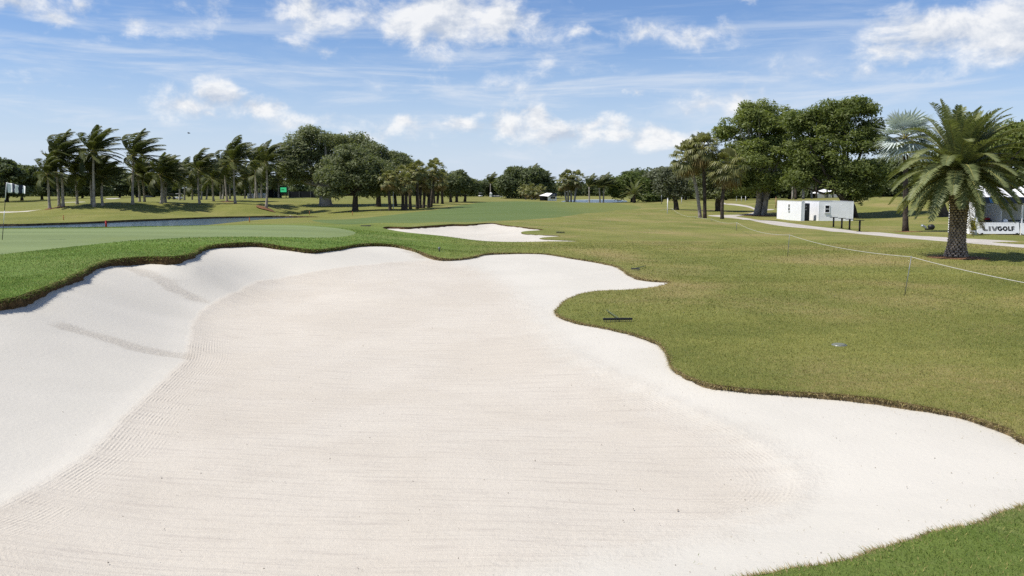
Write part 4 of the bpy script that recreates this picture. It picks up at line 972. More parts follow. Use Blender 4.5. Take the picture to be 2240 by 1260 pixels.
# ------------------------------------------------------------------ the big date palm
def big_date():
    Y = 35.2; b_ = on(2091, 563.5, Y); c = PY(2103, 366, Y) - b_
    t = thing('date_palm', 'large date palm with thick scaly trunk and arching feather crown', 'palm tree', b_)
    n = 12; P, rad = [], []
    for i in range(n + 1):
        u = i / n; P.append((c.x * u, 0, -.25 + (c.z * .93 + .25) * u))
        rad.append(.37 + .11 * max(0, 1 - u * 8) - .05 * math.sin(math.pi * min(1, u * 1.3)) + .10 * max(0, u - .75) * 4)
    MB().tube(P, rad, 20).build('trunk', M['bark_dark'], t, True)
    # leaf scars: small wedges in spirals round the trunk
    sc_ = MB(); z = .03; row = 0; g = random.Random(5)
    while z < c.z * .93:
        u = z / (c.z * .93); rr = np.interp(u, np.linspace(0, 1, n + 1), rad); m_ = 15
        for k in range(m_):
            a = 2 * math.pi * (k + .5 * (row % 2)) / m_ + g.uniform(-.05, .05) + row * .02
            o = Vector((c.x * u, 0, z)); er = Vector((math.cos(a), math.sin(a), 0)); et = Vector((-math.sin(a), math.cos(a), 0)); w = rr * math.pi / m_ * .95; h = .085 + .05 * u; pr = .035 + .045 * u + g.uniform(-.01, .015)
            q = o + er * (rr - .02)
            sc_.add([q - et * w, q + et * w, q + et * w * .55 + Vector((0, 0, h * 1.1)) + er * .01, q - et * w * .55 + Vector((0, 0, h * 1.1)) + er * .01,
                     q - et * w * .6 + er * pr + Vector((0, 0, h * .55)), q + et * w * .6 + er * pr + Vector((0, 0, h * .55))],
                    [(0, 1, 5, 4), (4, 5, 2, 3), (0, 4, 3), (1, 2, 5)])
        z += .088 + .03 * u; row += 1
    o = sc_.build('leaf_scars', simple('leaf_scar', (0.36, 0.29, 0.225), .9, .5, 7.0, .15, bump=.02, bscale=25), t); o['kind'] = 'stuff'
    g = random.Random(77)
    for i in range(108):
        f_ = i / 107; el = R(86 - 112 * f_ ** .95 + g.uniform(-6, 6)); az = i * GA
        L = g.uniform(2.75, 3.2) * (.80 if f_ < .08 else (.92 if f_ < .2 else 1)) * (.86 if f_ > .85 else 1)
        V, Fc, mi = pinnate(L, 72, az, el, .50 + .8 * f_, .12 + .1 * (1 - f_), .50, .046, 800 + i, steps=14, hang=.3, rib=.034, vee=.42, start=.10)
        m_ = np_mesh('frond', V, Fc, [M['rib_coco'], M['frond_date']], midx=mi)
        obj('frond', m_, t, (c.x + math.cos(az) * .12, math.sin(az) * .12, c.z - .35 + .45 * (1 - f_))).scale = (.98,) * 3
    for az, el, L in ((-1.75, -50, 2.6), (-1.2, -62, 2.1), (.2, -60, 2.3)):      # withered fronds hanging by the trunk
        V, Fc, mi = pinnate(L, 40, az, R(el), .9, .03, .34, .04, 990, steps=12, hang=.5, rib=.04)
        obj('dry_frond', np_mesh('dry_frond', V, Fc, [M['rib_coco'], M['frond_dry']], midx=mi), t, (c.x + math.cos(az) * .3, math.sin(az) * .3, c.z - .45))
big_date()

# mulch rings, draped on the ground
def mulch(px, py, Y, rad, label, dz=.012):
    b_ = on(px, py, Y); n = 28; V = [(0, 0, H(b_.x, b_.y) - b_.z + .05)]; Fc = []
    for k in (1, 2, 3):
        for i in range(n):
            a = 2 * math.pi * i / n; r_ = rad * k / 3 * (1 + .14 * noise.noise(Vector((math.cos(a) * 2 + px, math.sin(a) * 2, k))))
            x, y = b_.x + math.cos(a) * r_, b_.y + math.sin(a) * r_; V.append((x - b_.x, y - b_.y, H(x, y) - b_.z + dz + .04 * (1 - k / 3)))
    for i in range(n):
        Fc.append((0, 1 + i, 1 + (i + 1) % n))
        for k in (0, 1): Fc.append((1 + k * n + i, 1 + (k + 1) * n + i, 1 + (k + 1) * n + (i + 1) % n, 1 + k * n + (i + 1) % n))
    tag(obj('mulch_ring', np_mesh('mulch_ring', V, Fc, M['mulch'], True), None, tuple(b_)), label, 'mulch', 'mulch rings under trees', 'structure')
for q in [(2095, 565, 35.0, 1.15, 'brown mulch ring round the large date palm'), (1985, 508, 61.8, 1.0, 'mulch ring under the silver palm'), (582, 455, 114.6, 1.3, 'orange mulch ring under the tall front palm'), (515, 446.5, 119.6, 1.3, 'orange mulch ring under the tallest clump palm'),
          (497, 441.5, 127.6, 1.0, 'mulch ring under the dark clump palm'), (109, 457, 104.7, .6, 'mulch ring under the leftmost coconut palm'), (136, 453, 105.8, .9, 'mulch ring under the paired left palms'), (1662, 471.5, 109, 2.4, 'mulch under the ficus left of the cabins'), (1537, 479.5, 90.5, 1.2, 'mulch under the left two trio palms'), (609, 434, 149.5, 1.4, 'mulch ring by the green scoreboard')]:
    mulch(*q)
# ------------------------------------------------------------------ grass blades
def blades(pos, size, width, seed, lean=.5, droop=None):
    g = np.random.default_rng(seed); n = len(pos); a = g.uniform(0, 2 * np.pi, n); la = g.uniform(0, 2 * np.pi, n); ln = g.random(n) * lean * size
    w = np.stack([np.cos(a), np.sin(a), np.zeros(n)], -1) * (width * .5)[:, None]
    tip = pos + np.stack([np.cos(la) * ln, np.sin(la) * ln, size * g.uniform(.55, 1.1, n)], -1)
    if droop is not None: tip = pos + droop
    V = np.stack([pos - w, pos + w, tip], 1).reshape(-1, 3)
    return V, np.arange(len(V)).reshape(-1, 3)
def scatter(y0, y1, dens, hgt, wid, seed):
    g = np.random.default_rng(seed)
    x0, x1 = -.66 * y1, .66 * y1; n = int((x1 - x0) * (y1 - y0) * dens)
    X = g.uniform(x0, x1, n); Y = g.uniform(y0, y1, n)
    k = np.abs(X) < .64 * Y + .5; X, Y = X[k], Y[k]
    k = ~inside(rim1[::2], X, Y); X, Y = X[k], Y[k]
    if y1 > 22: k = ~inside(green_p, X, Y); X, Y = X[k], Y[k]
    if y1 > 40: k = ~(inside(rim2, X, Y) | inside(path_p, X, Y)); X, Y = X[k], Y[k]
    pos = np.stack([X, Y, Hn(X, Y) - .004], -1); n = len(pos)
    return blades(pos, hgt * g.uniform(.6, 1.25, n), wid * g.uniform(.7, 1.3, n), seed + 1, .9)
parts_ = [scatter(4.5, 9, 2600, .034, .0065, 1), scatter(9, 13, 2000, .034, .0075, 2), scatter(13, 19, 1100, .036, .010, 3), scatter(19, 28, 430, .04, .016, 4), scatter(28, 46, 110, .045, .028, 5)]
Vs, Fs, o_ = [], [], 0
for V, Fc in parts_: Vs.append(V); Fs.append(Fc + o_); o_ += len(V)
go = obj('grass', np_mesh('grass', np.concatenate(Vs), np.concatenate(Fs), M['blade']))
tag(go, 'short mown rough grass round the bunkers', 'grass', kind='stuff')
# fringe along the rim of the bunker: blades leaning out over the sand, browner where the turf wall is low
g = np.random.default_rng(9)
seg = np.roll(rim1[:, :2], -1, 0) - rim1[:, :2]; L_ = np.linalg.norm(seg, axis=1); out_n = offset(rim1, 1.0)[:, :2] - rim1[:, :2]
pick = g.choice(len(rim1), 90000, p=L_ / np.maximum(rim1[:, 1], 5) ** 1.2 / (L_ / np.maximum(rim1[:, 1], 5) ** 1.2).sum()); u = g.random(len(pick))
wdt = g.random(len(pick)) ** 1.5
base = rim1[pick, :2] + seg[pick] * u[:, None] + out_n[pick] * (wdt * .10 - .02)[:, None]
zz = Hn(base[:, 0], base[:, 1]); yy = np.maximum(base[:, 1], 5)
pos = np.column_stack([base, zz - .015 - .09 * (wdt < .12) * g.random(len(pick)) * (rim1[pick, 3] > .1)])
hg = (.05 + .0011 * yy) * g.uniform(.4, 1.3, len(pick))
dr = np.column_stack([-out_n[pick] * (hg * g.uniform(.3, 1.0, len(pick)))[:, None] + g.normal(size=(len(pick), 2)) * hg[:, None] * .35, hg * g.uniform(-.55, .7, len(pick))])
V, Fc = blades(pos, hg, .005 + .0007 * yy, 10, droop=dr)
dryf = (rim1[pick, 3] < .1) & (g.random(len(pick)) < .62) | (g.random(len(pick)) < .22)
me = np_mesh('edge_grass', V, Fc, [M['blade'], M['thatch']], midx=dryf.astype(int))
tag(obj('edge_grass', me), 'ragged grass fringe hanging over the bunker rim', 'grass', kind='stuff')
# clippings blown onto the sand below the right hand rim
pk = g.choice(len(rim1), 1500, p=(L_ * (rim1[:, 3] < .12)) / (L_ * (rim1[:, 3] < .12)).sum()); off_ = g.gamma(1.4, .28, len(pk)) + .02
cp = rim1[pk, :2] + seg[pk] * g.random(len(pk))[:, None] - out_n[pk] * off_[:, None]; cp = cp[inside(rim1[::3], cp[:, 0], cp[:, 1])]
an = g.uniform(0, 6.28, len(cp)); ln = g.uniform(.006, .017, len(cp)); dx_ = np.stack([np.cos(an) * ln, np.sin(an) * ln, g.uniform(0, .01, len(cp))], -1); p0 = np.column_stack([cp, SR(cp / 10.0) + .016])
V = np.stack([p0 - dx_, p0 + np.stack([-dx_[:, 1], dx_[:, 0], dx_[:, 2]], -1) * .3, p0 + dx_], 1).reshape(-1, 3)
me = np_mesh('clippings', V, np.arange(len(V)).reshape(-1, 3), [M['thatch'], M['blade']], midx=(g.random(len(cp)) < .35).astype(int))
tag(obj('clippings', me), 'scattered dry grass clippings on the sand near the rim', 'clippings', kind='stuff')
# crumbs of sand and grit on the bunker floor
pp = sp[g.choice(len(sp), 420)]; pp = pp + g.normal(size=pp.shape) * .08; pp = pp[inside(rim1[::3], pp[:, 0], pp[:, 1])]
zs = SR(pp / 10.0); Vc, Fc = [], []
oct_ = np.array([(1, 0, 0), (0, 1, 0), (-1, 0, 0), (0, -1, 0), (0, 0, 1)]); of = [(0, 1, 4), (1, 2, 4), (2, 3, 4), (3, 0, 4)]
for (x, y), z_ in zip(pp, zs):
    s_ = g.uniform(.003, .010) * (1 if g.random() < .95 else 1.6); b0 = len(Vc)
    for v in oct_ * s_ * g.uniform(.6, 1.2, (5, 3)): Vc.append((x + v[0], y + v[1], z_ + v[2] + .006))
    Fc += [tuple(b0 + i for i in f_) for f_ in of]
tag(obj('grit', np_mesh('grit', Vc, Fc, simple('grit', (.30, .26, .21), .95, .4, 3.0))), 'small dark crumbs scattered on the raked sand', 'grit', kind='stuff')

# ------------------------------------------------------------------ course furniture
M['white'] = simple('white_paint', (.78, .78, .77), .6, .05, 1.0)
M['cabin'] = simple('white_vinyl', (.82, .825, .83), .6, .04, 1.2, .2, bump=.02, bscale=1.6)
M['black'] = simple('black_metal', (.012, .012, .014), .5, .2, 3.0, .4)
M['pane'] = simple('dark_glass', (.010, .012, .015), .12, .1, 2.0, .5)
M['grey'] = simple('grey_steel', (.20, .21, .21), .45, .15, 4.0, .4, .4)
M['red'] = simple('red_paint', (.42, .035, .035), .6, .15, 3.0)
M['orange'] = simple('orange_paint', (.42, .13, .04), .7, .2, 3.0)
M['rope'] = simple('rope', (.48, .46, .40), .9, .1, 20.0)
M['navy'] = simple('navy_cloth', (.018, .026, .05), .7, .2, 2.0)
M['blue'] = simple('blue_print', (.05, .22, .55), .6, .1, 2.0)
M['tentgrey'] = simple('tent_wall', (.55, .56, .57), .7, .06, 1.0)
M['print_black'] = simple('print_black', (.012, .012, .012), .6, .1, 2.0)
M['print_grey'] = simple('print_grey', (.19, .19, .19), .6, .1, 2.0)
M['screen_green'] = simple('board_green', (.06, .48, .22), .5, .12, .6)
_m, _T, _b, _o = bsdf_mat('lit_screen'); _b.inputs['Base Color'].default_value = (.04, .35, .16, 1); _b.inputs['Emission Color'].default_value = (.06, .62, .26, 1); _b.inputs['Emission Strength'].default_value = .55
M['screen_green'] = _m
M['screen_dark'] = simple('board_dark', (.012, .03, .028), .5, .1, .6)
M['mesh_black'] = simple('mesh_fence', (.014, .016, .020), .9, .2, 1.0)
M['silver'] = simple('silver', (.5, .51, .53), .35, .1, 4.0, .5, .6)
M['wood'] = simple('stake_wood', (.30, .19, .10), .85, .2, 5.0)
M['stone'] = simple('bank_stone', (.36, .32, .26), .9, .3, 3.0, .2, bump=.03, bscale=9)
M['terracotta'] = simple('roof_tile', (.42, .17, .10), .85, .2, 2.0)
M['rubber'] = simple('rubber', (.015, .015, .016), .8, .1, 3.0)
M['yellow_leaf'] = leaf_mat('yellow_leaf', (.20, .22, .02), (.62, .52, .03), 3.0, .25, .5, .3)
M['cover'] = simple('valve_cover', (.15, .16, .12), .8, .15, 20.0)
M['rake_handle'] = simple('rake_handle', (.10, .12, .06), .6, .2, 5.0)
M['skin_w'] = simple('canvas_white', (.82, .82, .81), .75, .05, 1.0)

# flagstick on the green
def flagstick():
    b_ = on(5, 525, 31.0); t = thing('flagstick', 'thin golf flagstick with black and white bands leaning on the green', 'flagstick', b_)
    top = PY(14.5, 399, 31.0) - b_; bands = [(-.04, .30, 'black'), (.30, .51, 'white'), (.51, .685, 'black'), (.685, 1.0, 'white')]
    for u0, u1, m_ in bands:
        MB().tube([top * u0, top * ((u0 + u1) / 2), top * u1], .0115, 8).build('pole_band', M[m_], t, True)
    MB().tube([top * .675, top * .70], .03, 10).build('collar', M['black'], t, True)
    n, mcols = 30, 8; W, Hh = .68, .36; V, Fc, mi = [], [], []
    for j in range(mcols + 1):
        for i in range(n + 1):
            u = i / n; v = j / mcols
            V.append((top.x + .012 + u * W * .97, math.sin(u * 9.5 + v * .8) * .055 * (.3 + u), top.z - v * Hh - .05 * u - u * (1 - v) * .09 - .012 * math.sin(u * 14)))
    for j in range(mcols):
        for i in range(n):
            u = (i + .5) / n + .10 * (j / mcols - .5) * (u if (u := (i + .5) / n) > .4 else 0)
            Fc.append((j * (n + 1) + i, j * (n + 1) + i + 1, (j + 1) * (n + 1) + i + 1, (j + 1) * (n + 1) + i)); mi.append(1 if .27 < u < .45 or .60 < u < .78 else 0)
    o = obj('flag', np_mesh('flag', V, Fc, [M['white'], M['navy']], True, mi), t); o['label'] = 'white flag with wide black stripes blowing right'
    md = o.modifiers.new('cloth', 'SOLIDIFY'); md.thickness = .004
flagstick()

# red and orange hazard stakes
def stake(name, label, px, py, Y, hpx, r_, mat, group=None):
    b_ = on(px, py, Y); h = hpx * Y / F; t = thing(name, label, 'stake', b_, group)
    MB().tube([(0, 0, -.1), (0, 0, h * .5), (0, 0, h - .03)], r_, 8).build('post', M[mat], t, True)
    MB().tube([(0, 0, h - .03), (0, 0, h), (0, 0, h + .01)], [r_ * 1.15, r_ * 1.1, r_ * .4], 8).build('cap', M[mat], t, True)
pos_w = PY(232, 499, 60)
for px, py, Y, hp, r_, m_, lb in [(232.5, 499.5, 47, 14, .05, 'red', 'thick red hazard stake at the back edge of the green'), (139, 479, 90, 11, .035, 'orange', 'thin orange stake on the bank below the left palms'), (546, 484, 72, 10, .035, 'orange', 'thin orange stake at the right end of the pond'),
                                  (677, 470.5, 108, 9, .03, 'orange', 'thin stake on the bank right of the pond'), (771, 471.5, 100, 8, .03, 'orange', 'tiny stake below the live oak')]:
    stake('hazard_stake', lb, px, py, Y, hp, r_, m_, 'hazard stakes')
def post(name, label, px, py, Y, hpx, r_, mat, group=None):
    b_ = on(px, py, Y); h = hpx * Y / F; t = thing(name, label, 'post', b_, group)
    MB().tube([(0, 0, -.15), (0, 0, h * .5), (0, 0, h)], r_, 10).build('shaft', M[mat], t, True)
    MB().box((0, 0, h + r_ * .25), (r_ * 2.5, r_ * 2.5, r_ * .6), bev=r_ * .15).build('cap', M[mat], t)
post('marker_post', 'tall white post at the far end of the rope', 1460, 468, 103, 34, .055, 'white')
post('marker_post', 'white pole among the clustered fan palms', 860.5, 457.5, 112, 38, .05, 'white')
post('marker_post', 'dark thin pole left of the white post near the trees', 1447, 444.5, 150, 22, .05, 'grey')
post('marker_post', 'small pale pole behind the grey green tree', 1491, 443.5, 155, 17, .05, 'white')
post('marker_post', 'orange wooden stake between the ficus and the left cabin', 1697, 455.5, 127, 24, .08, 'wood')
for k, (px, py) in enumerate([(1611, 437.5), (1622, 435.5), (1631, 434)]):
    post('marker_post', '%s pale stake from the left on the rise beyond the path' % ORD[k], px, py, 170, 12, .05, 'white', 'pale stakes beyond the path')

# gallery rope and its stakes
stk = [(1470, 462.5, 1470, 456, 112), (1521, 493, 1521, 474, 80), (1557, 499, 1557, 479, 74), (1610, 515.5, 1612, 487, 58), (1723, 561, 1727, 514, 35.8), (1979, 646, 1993.5, 562, 22.3), (2420, 770, 2440, 652, 15.2)]
tops = []
names_ = ['farthest rope stake near the grey green tree', 'rope stake left of the fan palm trio', 'rope stake below the fan palm trio', 'rope stake in mid lawn near the path start', 'thin grey rope stake in the middle of the right lawn', 'nearest thin grey rope stake leaning on the right lawn', 'rope stake outside the right edge']
for (bx, by, tx, ty, Y), lb in list(zip(stk, names_)):
    b_ = on(bx, by, Y); tp = PY(tx, ty, Y); tops.append(tp)
    if bx > 2300: continue
    t = thing('rope_stake', lb, 'stake', b_, 'gallery rope stakes'); e = tp - b_
    MB().tube([e * -.06, e * .5, e], .011 if Y < 40 else .016, 6).build('rod', M['grey'], t, True)
    MB().tube([e * .985 + Vector((-.02, 0, .03)), e + Vector((0, 0, .012)), e * .985 + Vector((.02, 0, .03))], .008, 5).build('rope_eye', M['grey'], t, True)
rp = []
for a_, c_ in zip(tops[:-1], tops[1:]):
    L = (c_ - a_).length
    for i in range(14):
        u = i / 14; rp.append(a_.lerp(c_, u) + Vector((0, 0, -.016 * L * 4 * u * (1 - u) * .6)))
rp.append(tops[-1])
r0_ = tops[0]; rp = [Vector((r0_.x - 1.2, r0_.y + 2, H(r0_.x - 1.2, r0_.y + 2) + .05))] + rp
rb = MB().tube(rp, [.008 + .00003 * max(p.y - 20, 0) for p in rp], 6).build('gallery_rope', M['rope'], None, True)
tag(rb, 'thin pale rope sagging between stakes across the right lawn', 'rope')

# bunker rakes
def rake(label, px, py, width, rz, Y=None):
    b_ = hit(px, py) if not Y else on(px, py, Y); t = thing('bunker_rake', label, 'rake', b_ + Vector((0, 0, .035)), 'bunker rakes', rz)
    MB().box((0, 0, .03), (width, .05, .045), bev=.01).build('head', M['black'], t)
    k = int(width / .045)
    for i in range(k): MB().tube([((i + .5) / k * width - width / 2, -.015, .02), ((i + .5) / k * width - width / 2, -.05, -.025)], [.008, .004], 5).build('tooth', M['black'], t)
    MB().tube([(0, .02, .045), (0.02, .08, .05), (.03, .7, .03), (.04, 1.55, .012)], [.014, .013, .012, .012], 7).build('handle', M['rake_handle'], t, True)
rake('black bunker rake lying on the grass tongue at the bunker edge', 1351, 704, .66, R(4))
rake('small black rake on grass above the bunker point', 1390, 592, .3, R(-20))
rake('black rake lying left of the far bunker', 800, 496, .62, R(-6))
rake('black rake lying right of the far bunker', 1226, 510.5, .5, R(10))
# sprinkler stub and valve cover
b_ = hit(961, 550); t = thing('sprinkler_head', 'small dark sprinkler head on the grass above the bunker rim', 'sprinkler', b_)
MB().tube([(0, 0, -.05), (0, 0, .10), (0, 0, .16), (0, 0, .17)], [.035, .035, .05, .02], 10).build('body', M['grey'], t, True)
MB().box((.03, 0, .135), (.05, .03, .03)).build('nozzle', M['black'], t)
b_ = hit(1836, 755); t = thing('valve_cover', 'flat grey round valve cover set in the right lawn', 'cover', b_)
MB().tube([(0, 0, -.05), (0, 0, .022), (0, 0, .028)], [.115, .115, .10], 20).build('lid', M['cover'], t, True)
MB().tube([(0, 0, -.06), (0, 0, .012), (0, 0, .014)], [.135, .135, .125], 20).build('ring', M['grey'], t, True)

# ------------------------------------------------------------------ cabins and what stands near
def cabin(label, P, h, win):
    """walls along the footprint P (front corner first), a flat roof sheet inside, rails on top, one window"""
    b_ = Vector((*P[0], H(*P[0]))); t = thing('portable_cabin', label, 'cabin', b_, 'white portable cabins')
    L = [Vector((x - b_.x, y - b_.y, 0)) for x, y in P]; n = len(L); c = sum(L, Vector()) / n
    zb = min(H(x, y) for x, y in P) - b_.z - .1
    walls = []
    for a_, e_ in zip(L, L[1:] + L[:1]):
        d = e_ - a_; q = d.normalized(); ang = math.atan2(d.y, d.x); m_ = (a_ + e_) / 2; nrm = Vector((q.y, -q.x, 0))
        if nrm.dot(m_ - c) < 0: nrm = -nrm
        mm = m_ - nrm * .03
        walls.append(MB().box((mm.x, mm.y, (h + zb) / 2), (d.length - .064, .06, h - zb), ang).build('wall', M['cabin'], t))
        MB().box((mm.x, mm.y, h + .02), (d.length - .09, .075, .05), ang).build('top_rail', M['tentgrey'], t)
    for p in L: 
        p2 = p + (c - p).normalized() * .03
        MB().box((p2.x, p2.y, (h + zb) / 2), (.075, .075, h - zb + .03)).build('corner_post', M['cabin'], t)
    inner = [p + (c - p) * .06 for p in L]
    MB().prism([(p.x, p.y) for p in inner], h - .14, h - .09).build('roof', M['tentgrey'], t)
    k, u, zc, w, wh = win; a_, e_ = L[k], L[(k + 1) % n]; d = e_ - a_; ang = math.atan2(d.y, d.x); q = d.normalized(); nrm = Vector((q.y, -q.x, 0))
    if nrm.dot((a_ + e_) / 2 - c) < 0: nrm = -nrm
    o = a_ + d * u
    def bx(mb, du, dz, sw, sh, dep, off):
        p = o + q * du + nrm * off; return mb.box((p.x, p.y, zc + dz), (sw, dep, sh), ang)
    fr = MB()
    for du, dz, sw, sh in ((-w / 2, 0, .05, wh + .05), (w / 2, 0, .05, wh + .05), (0, wh / 2, w - .05, .05), (0, -wh / 2, w - .05, .05), (0, 0, w - .05, .06)): bx(fr, du, dz, sw, sh, .06, .022)
    f_ = fr.build('window', M['white'], walls[k])
    for s_ in (-1, 1): bx(MB(), 0, s_ * (wh / 4 + .01), w - .06, wh / 2 - .05, .03, .010).build('pane', M['pane'], f_)
    bx(MB(), 0, -wh / 2 - .05, w + .12, .045, .10, .04).build('sill', M['tentgrey'], f_)
cabin('white screen wall with a small black window left of the booth gap', [(30.75, 91.0), (31.05, 91.0), (31.45, 100.6), (31.15, 100.6)], 2.05, (3, .52, 1.35, .62, .74))
cabin('white cabin with a black sash window facing the path', [(33.12, 92.4), (36.55, 91.75), (36.9, 98.5), (33.4, 98.8)], 2.07, (0, .24, 1.28, .46, .78))
b_ = Vector((32.0, 93.6, H(32.0, 93.6))); t = thing('portable_booth', 'black booth in the gap between the two white cabins', 'booth', b_)
MB().box((0, 0, .92), (.74, .9, 1.95), bev=.04).build('body', M['navy'], t); d_ = MB().box((0, -.46, .93), (.6, .03, 1.7), bev=.01).build('door', M['black'], t)
for zz_ in (1.2, 1.55): MB().box((-.05, -.485, zz_), (.14, .012, .14)).build('notice', M['print_grey'], d_)
for k, (bx, by, ty, wpx, lb) in enumerate([(1823, 496.8, 476, 17, 'leftmost high black table before the cabins'), (1841, 500, 478, 15, 'second high black table from the left'), (1858, 502.8, 480, 18, 'third high black table from the left'), (1880, 506.8, 482.5, 18, 'rightmost and nearest high black table')]):
    b_ = hit(bx, by); k_ = b_.y / F; h = (by - ty) * k_; t = thing('high_table', lb, 'table', b_, 'high black tables')
    MB().tube([(0, 0, 0), (0, 0, h)], .07, 10).build('post', M['black'], t, True)
    MB().tube([(0, 0, h), (0, 0, h + .025), (0, 0, h + .04)], [wpx * k_ * .5, wpx * k_ * .52, wpx * k_ * .5], 18).build('table_top', M['black'], t, True)
    MB().tube([(0, 0, -.02), (0, 0, .02), (0, 0, .035)], [.22, .22, .08], 14).build('base', M['black'], t, True)
for k, (px, py, Y, w) in enumerate([(1828, 431, 178, 4.2), (1802, 430.5, 182, 4.5)]):   # pale marquees glimpsed under the trees
    b_ = on(px, py, Y); t = thing('marquee', ('right', 'left')[k] + ' pale peaked marquee glimpsed under the trees', 'tent', b_, 'pale marquees under the trees')
    MB().add([(-w / 2, -2, 1.1), (w / 2, -2, 1.1), (w / 2, 2, 1.1), (-w / 2, 2, 1.1), (0, 0, 2.0)], [(0, 1, 4), (1, 2, 4), (2, 3, 4), (3, 0, 4)]).build('roof', M['skin_w'], t)
    MB().box((0, -1.95, .45), (w - .1, .05, 1.3)).build('wall', M['tentgrey'], t)
    for sx in (-1, 1): MB().tube([(sx * w / 2, -2, -.2), (sx * w / 2, -2, 1.1)], .04, 6).build('leg', M['white'], t)

# hospitality tent with lettered barrier
def tent():
    Y = 55.0; k = Y / F; b_ = on(2133, 512.5, Y); t = thing('hospitality_tent', 'white open hospitality tent with navy fascia behind the date palm', 'tent', b_)
    def X(px): return (px - 2133) * k
    def Z(py): return (512.5 - py) * k
    x0, x1, D = 0.0, X(2333), 3.4
    for px in (2135, 2233, 2331):
        for yy_ in (0.0, D): MB().box((X(px), yy_, Z(443) / 2 - .05), (.13 if px < 2200 else .09, .1, Z(443) + .1), bev=.01).build('post', M['white'], t)
    MB().box(((x0 + x1) / 2, D - .08, Z(443) / 2), (x1 - x0 - .2, .04, Z(443))).build('back_wall', M['tentgrey'], t)
    MB().box((x0 - .02, D / 2, Z(443) / 2), (.04, D - .24, Z(443))).build('side_wall', M['skin_w'], t)
    MB().box((X(2192), D / 2, Z(443) / 2), (.04, D - .4, Z(443))).build('partition', M['tentgrey'], t)
    for c0, c1 in ((2135, 2233), (2233, 2331)):
        a_, c_ = X(c0), X(c1)
        MB().add([(a_, -.1, Z(432)), (c_, -.1, Z(432)), (c_, D + .1, Z(432)), (a_, D + .1, Z(432)), ((a_ + c_) / 2, D / 2, Z(400))], [(0, 1, 4), (1, 2, 4), (2, 3, 4), (3, 0, 4), (3, 2, 1, 0)]).build('roof', M['skin_w'], t)
    f_ = MB().box(((x0 + x1) / 2 + .1, -.14, Z(438)), (x1 - x0 - .35, .05, Z(431) - Z(445))).build('fascia', M['navy'], t)
    for i in range(9):
        xx = X(2160) + i * .085
        MB().prism([(xx, Z(444)), (xx + .03, Z(444)), (xx - .09, Z(432.5)), (xx - .12, Z(432.5))], -.172, -.166, 'Y').build('stripe', M['blue'], f_)
    MB().box(((x0 + x1) / 2, 1.6, .85), (x1 - x0 - .6, .7, .06)).build('counter', M['navy'], t)
    for xx in (.6, 1.5, 2.2): MB().box((xx, 1.5, .95), (.35, .25, .14), bev=.02).build('tray', M['red' if xx == 1.5 else 'black'], t)
    MB().tube([(X(2202), .25, .72), (X(2202), .25, .92), (X(2202), .25, .98)], [.16, .15, .05], 12).build('bin_lid', M['white'], t, True)
tent()
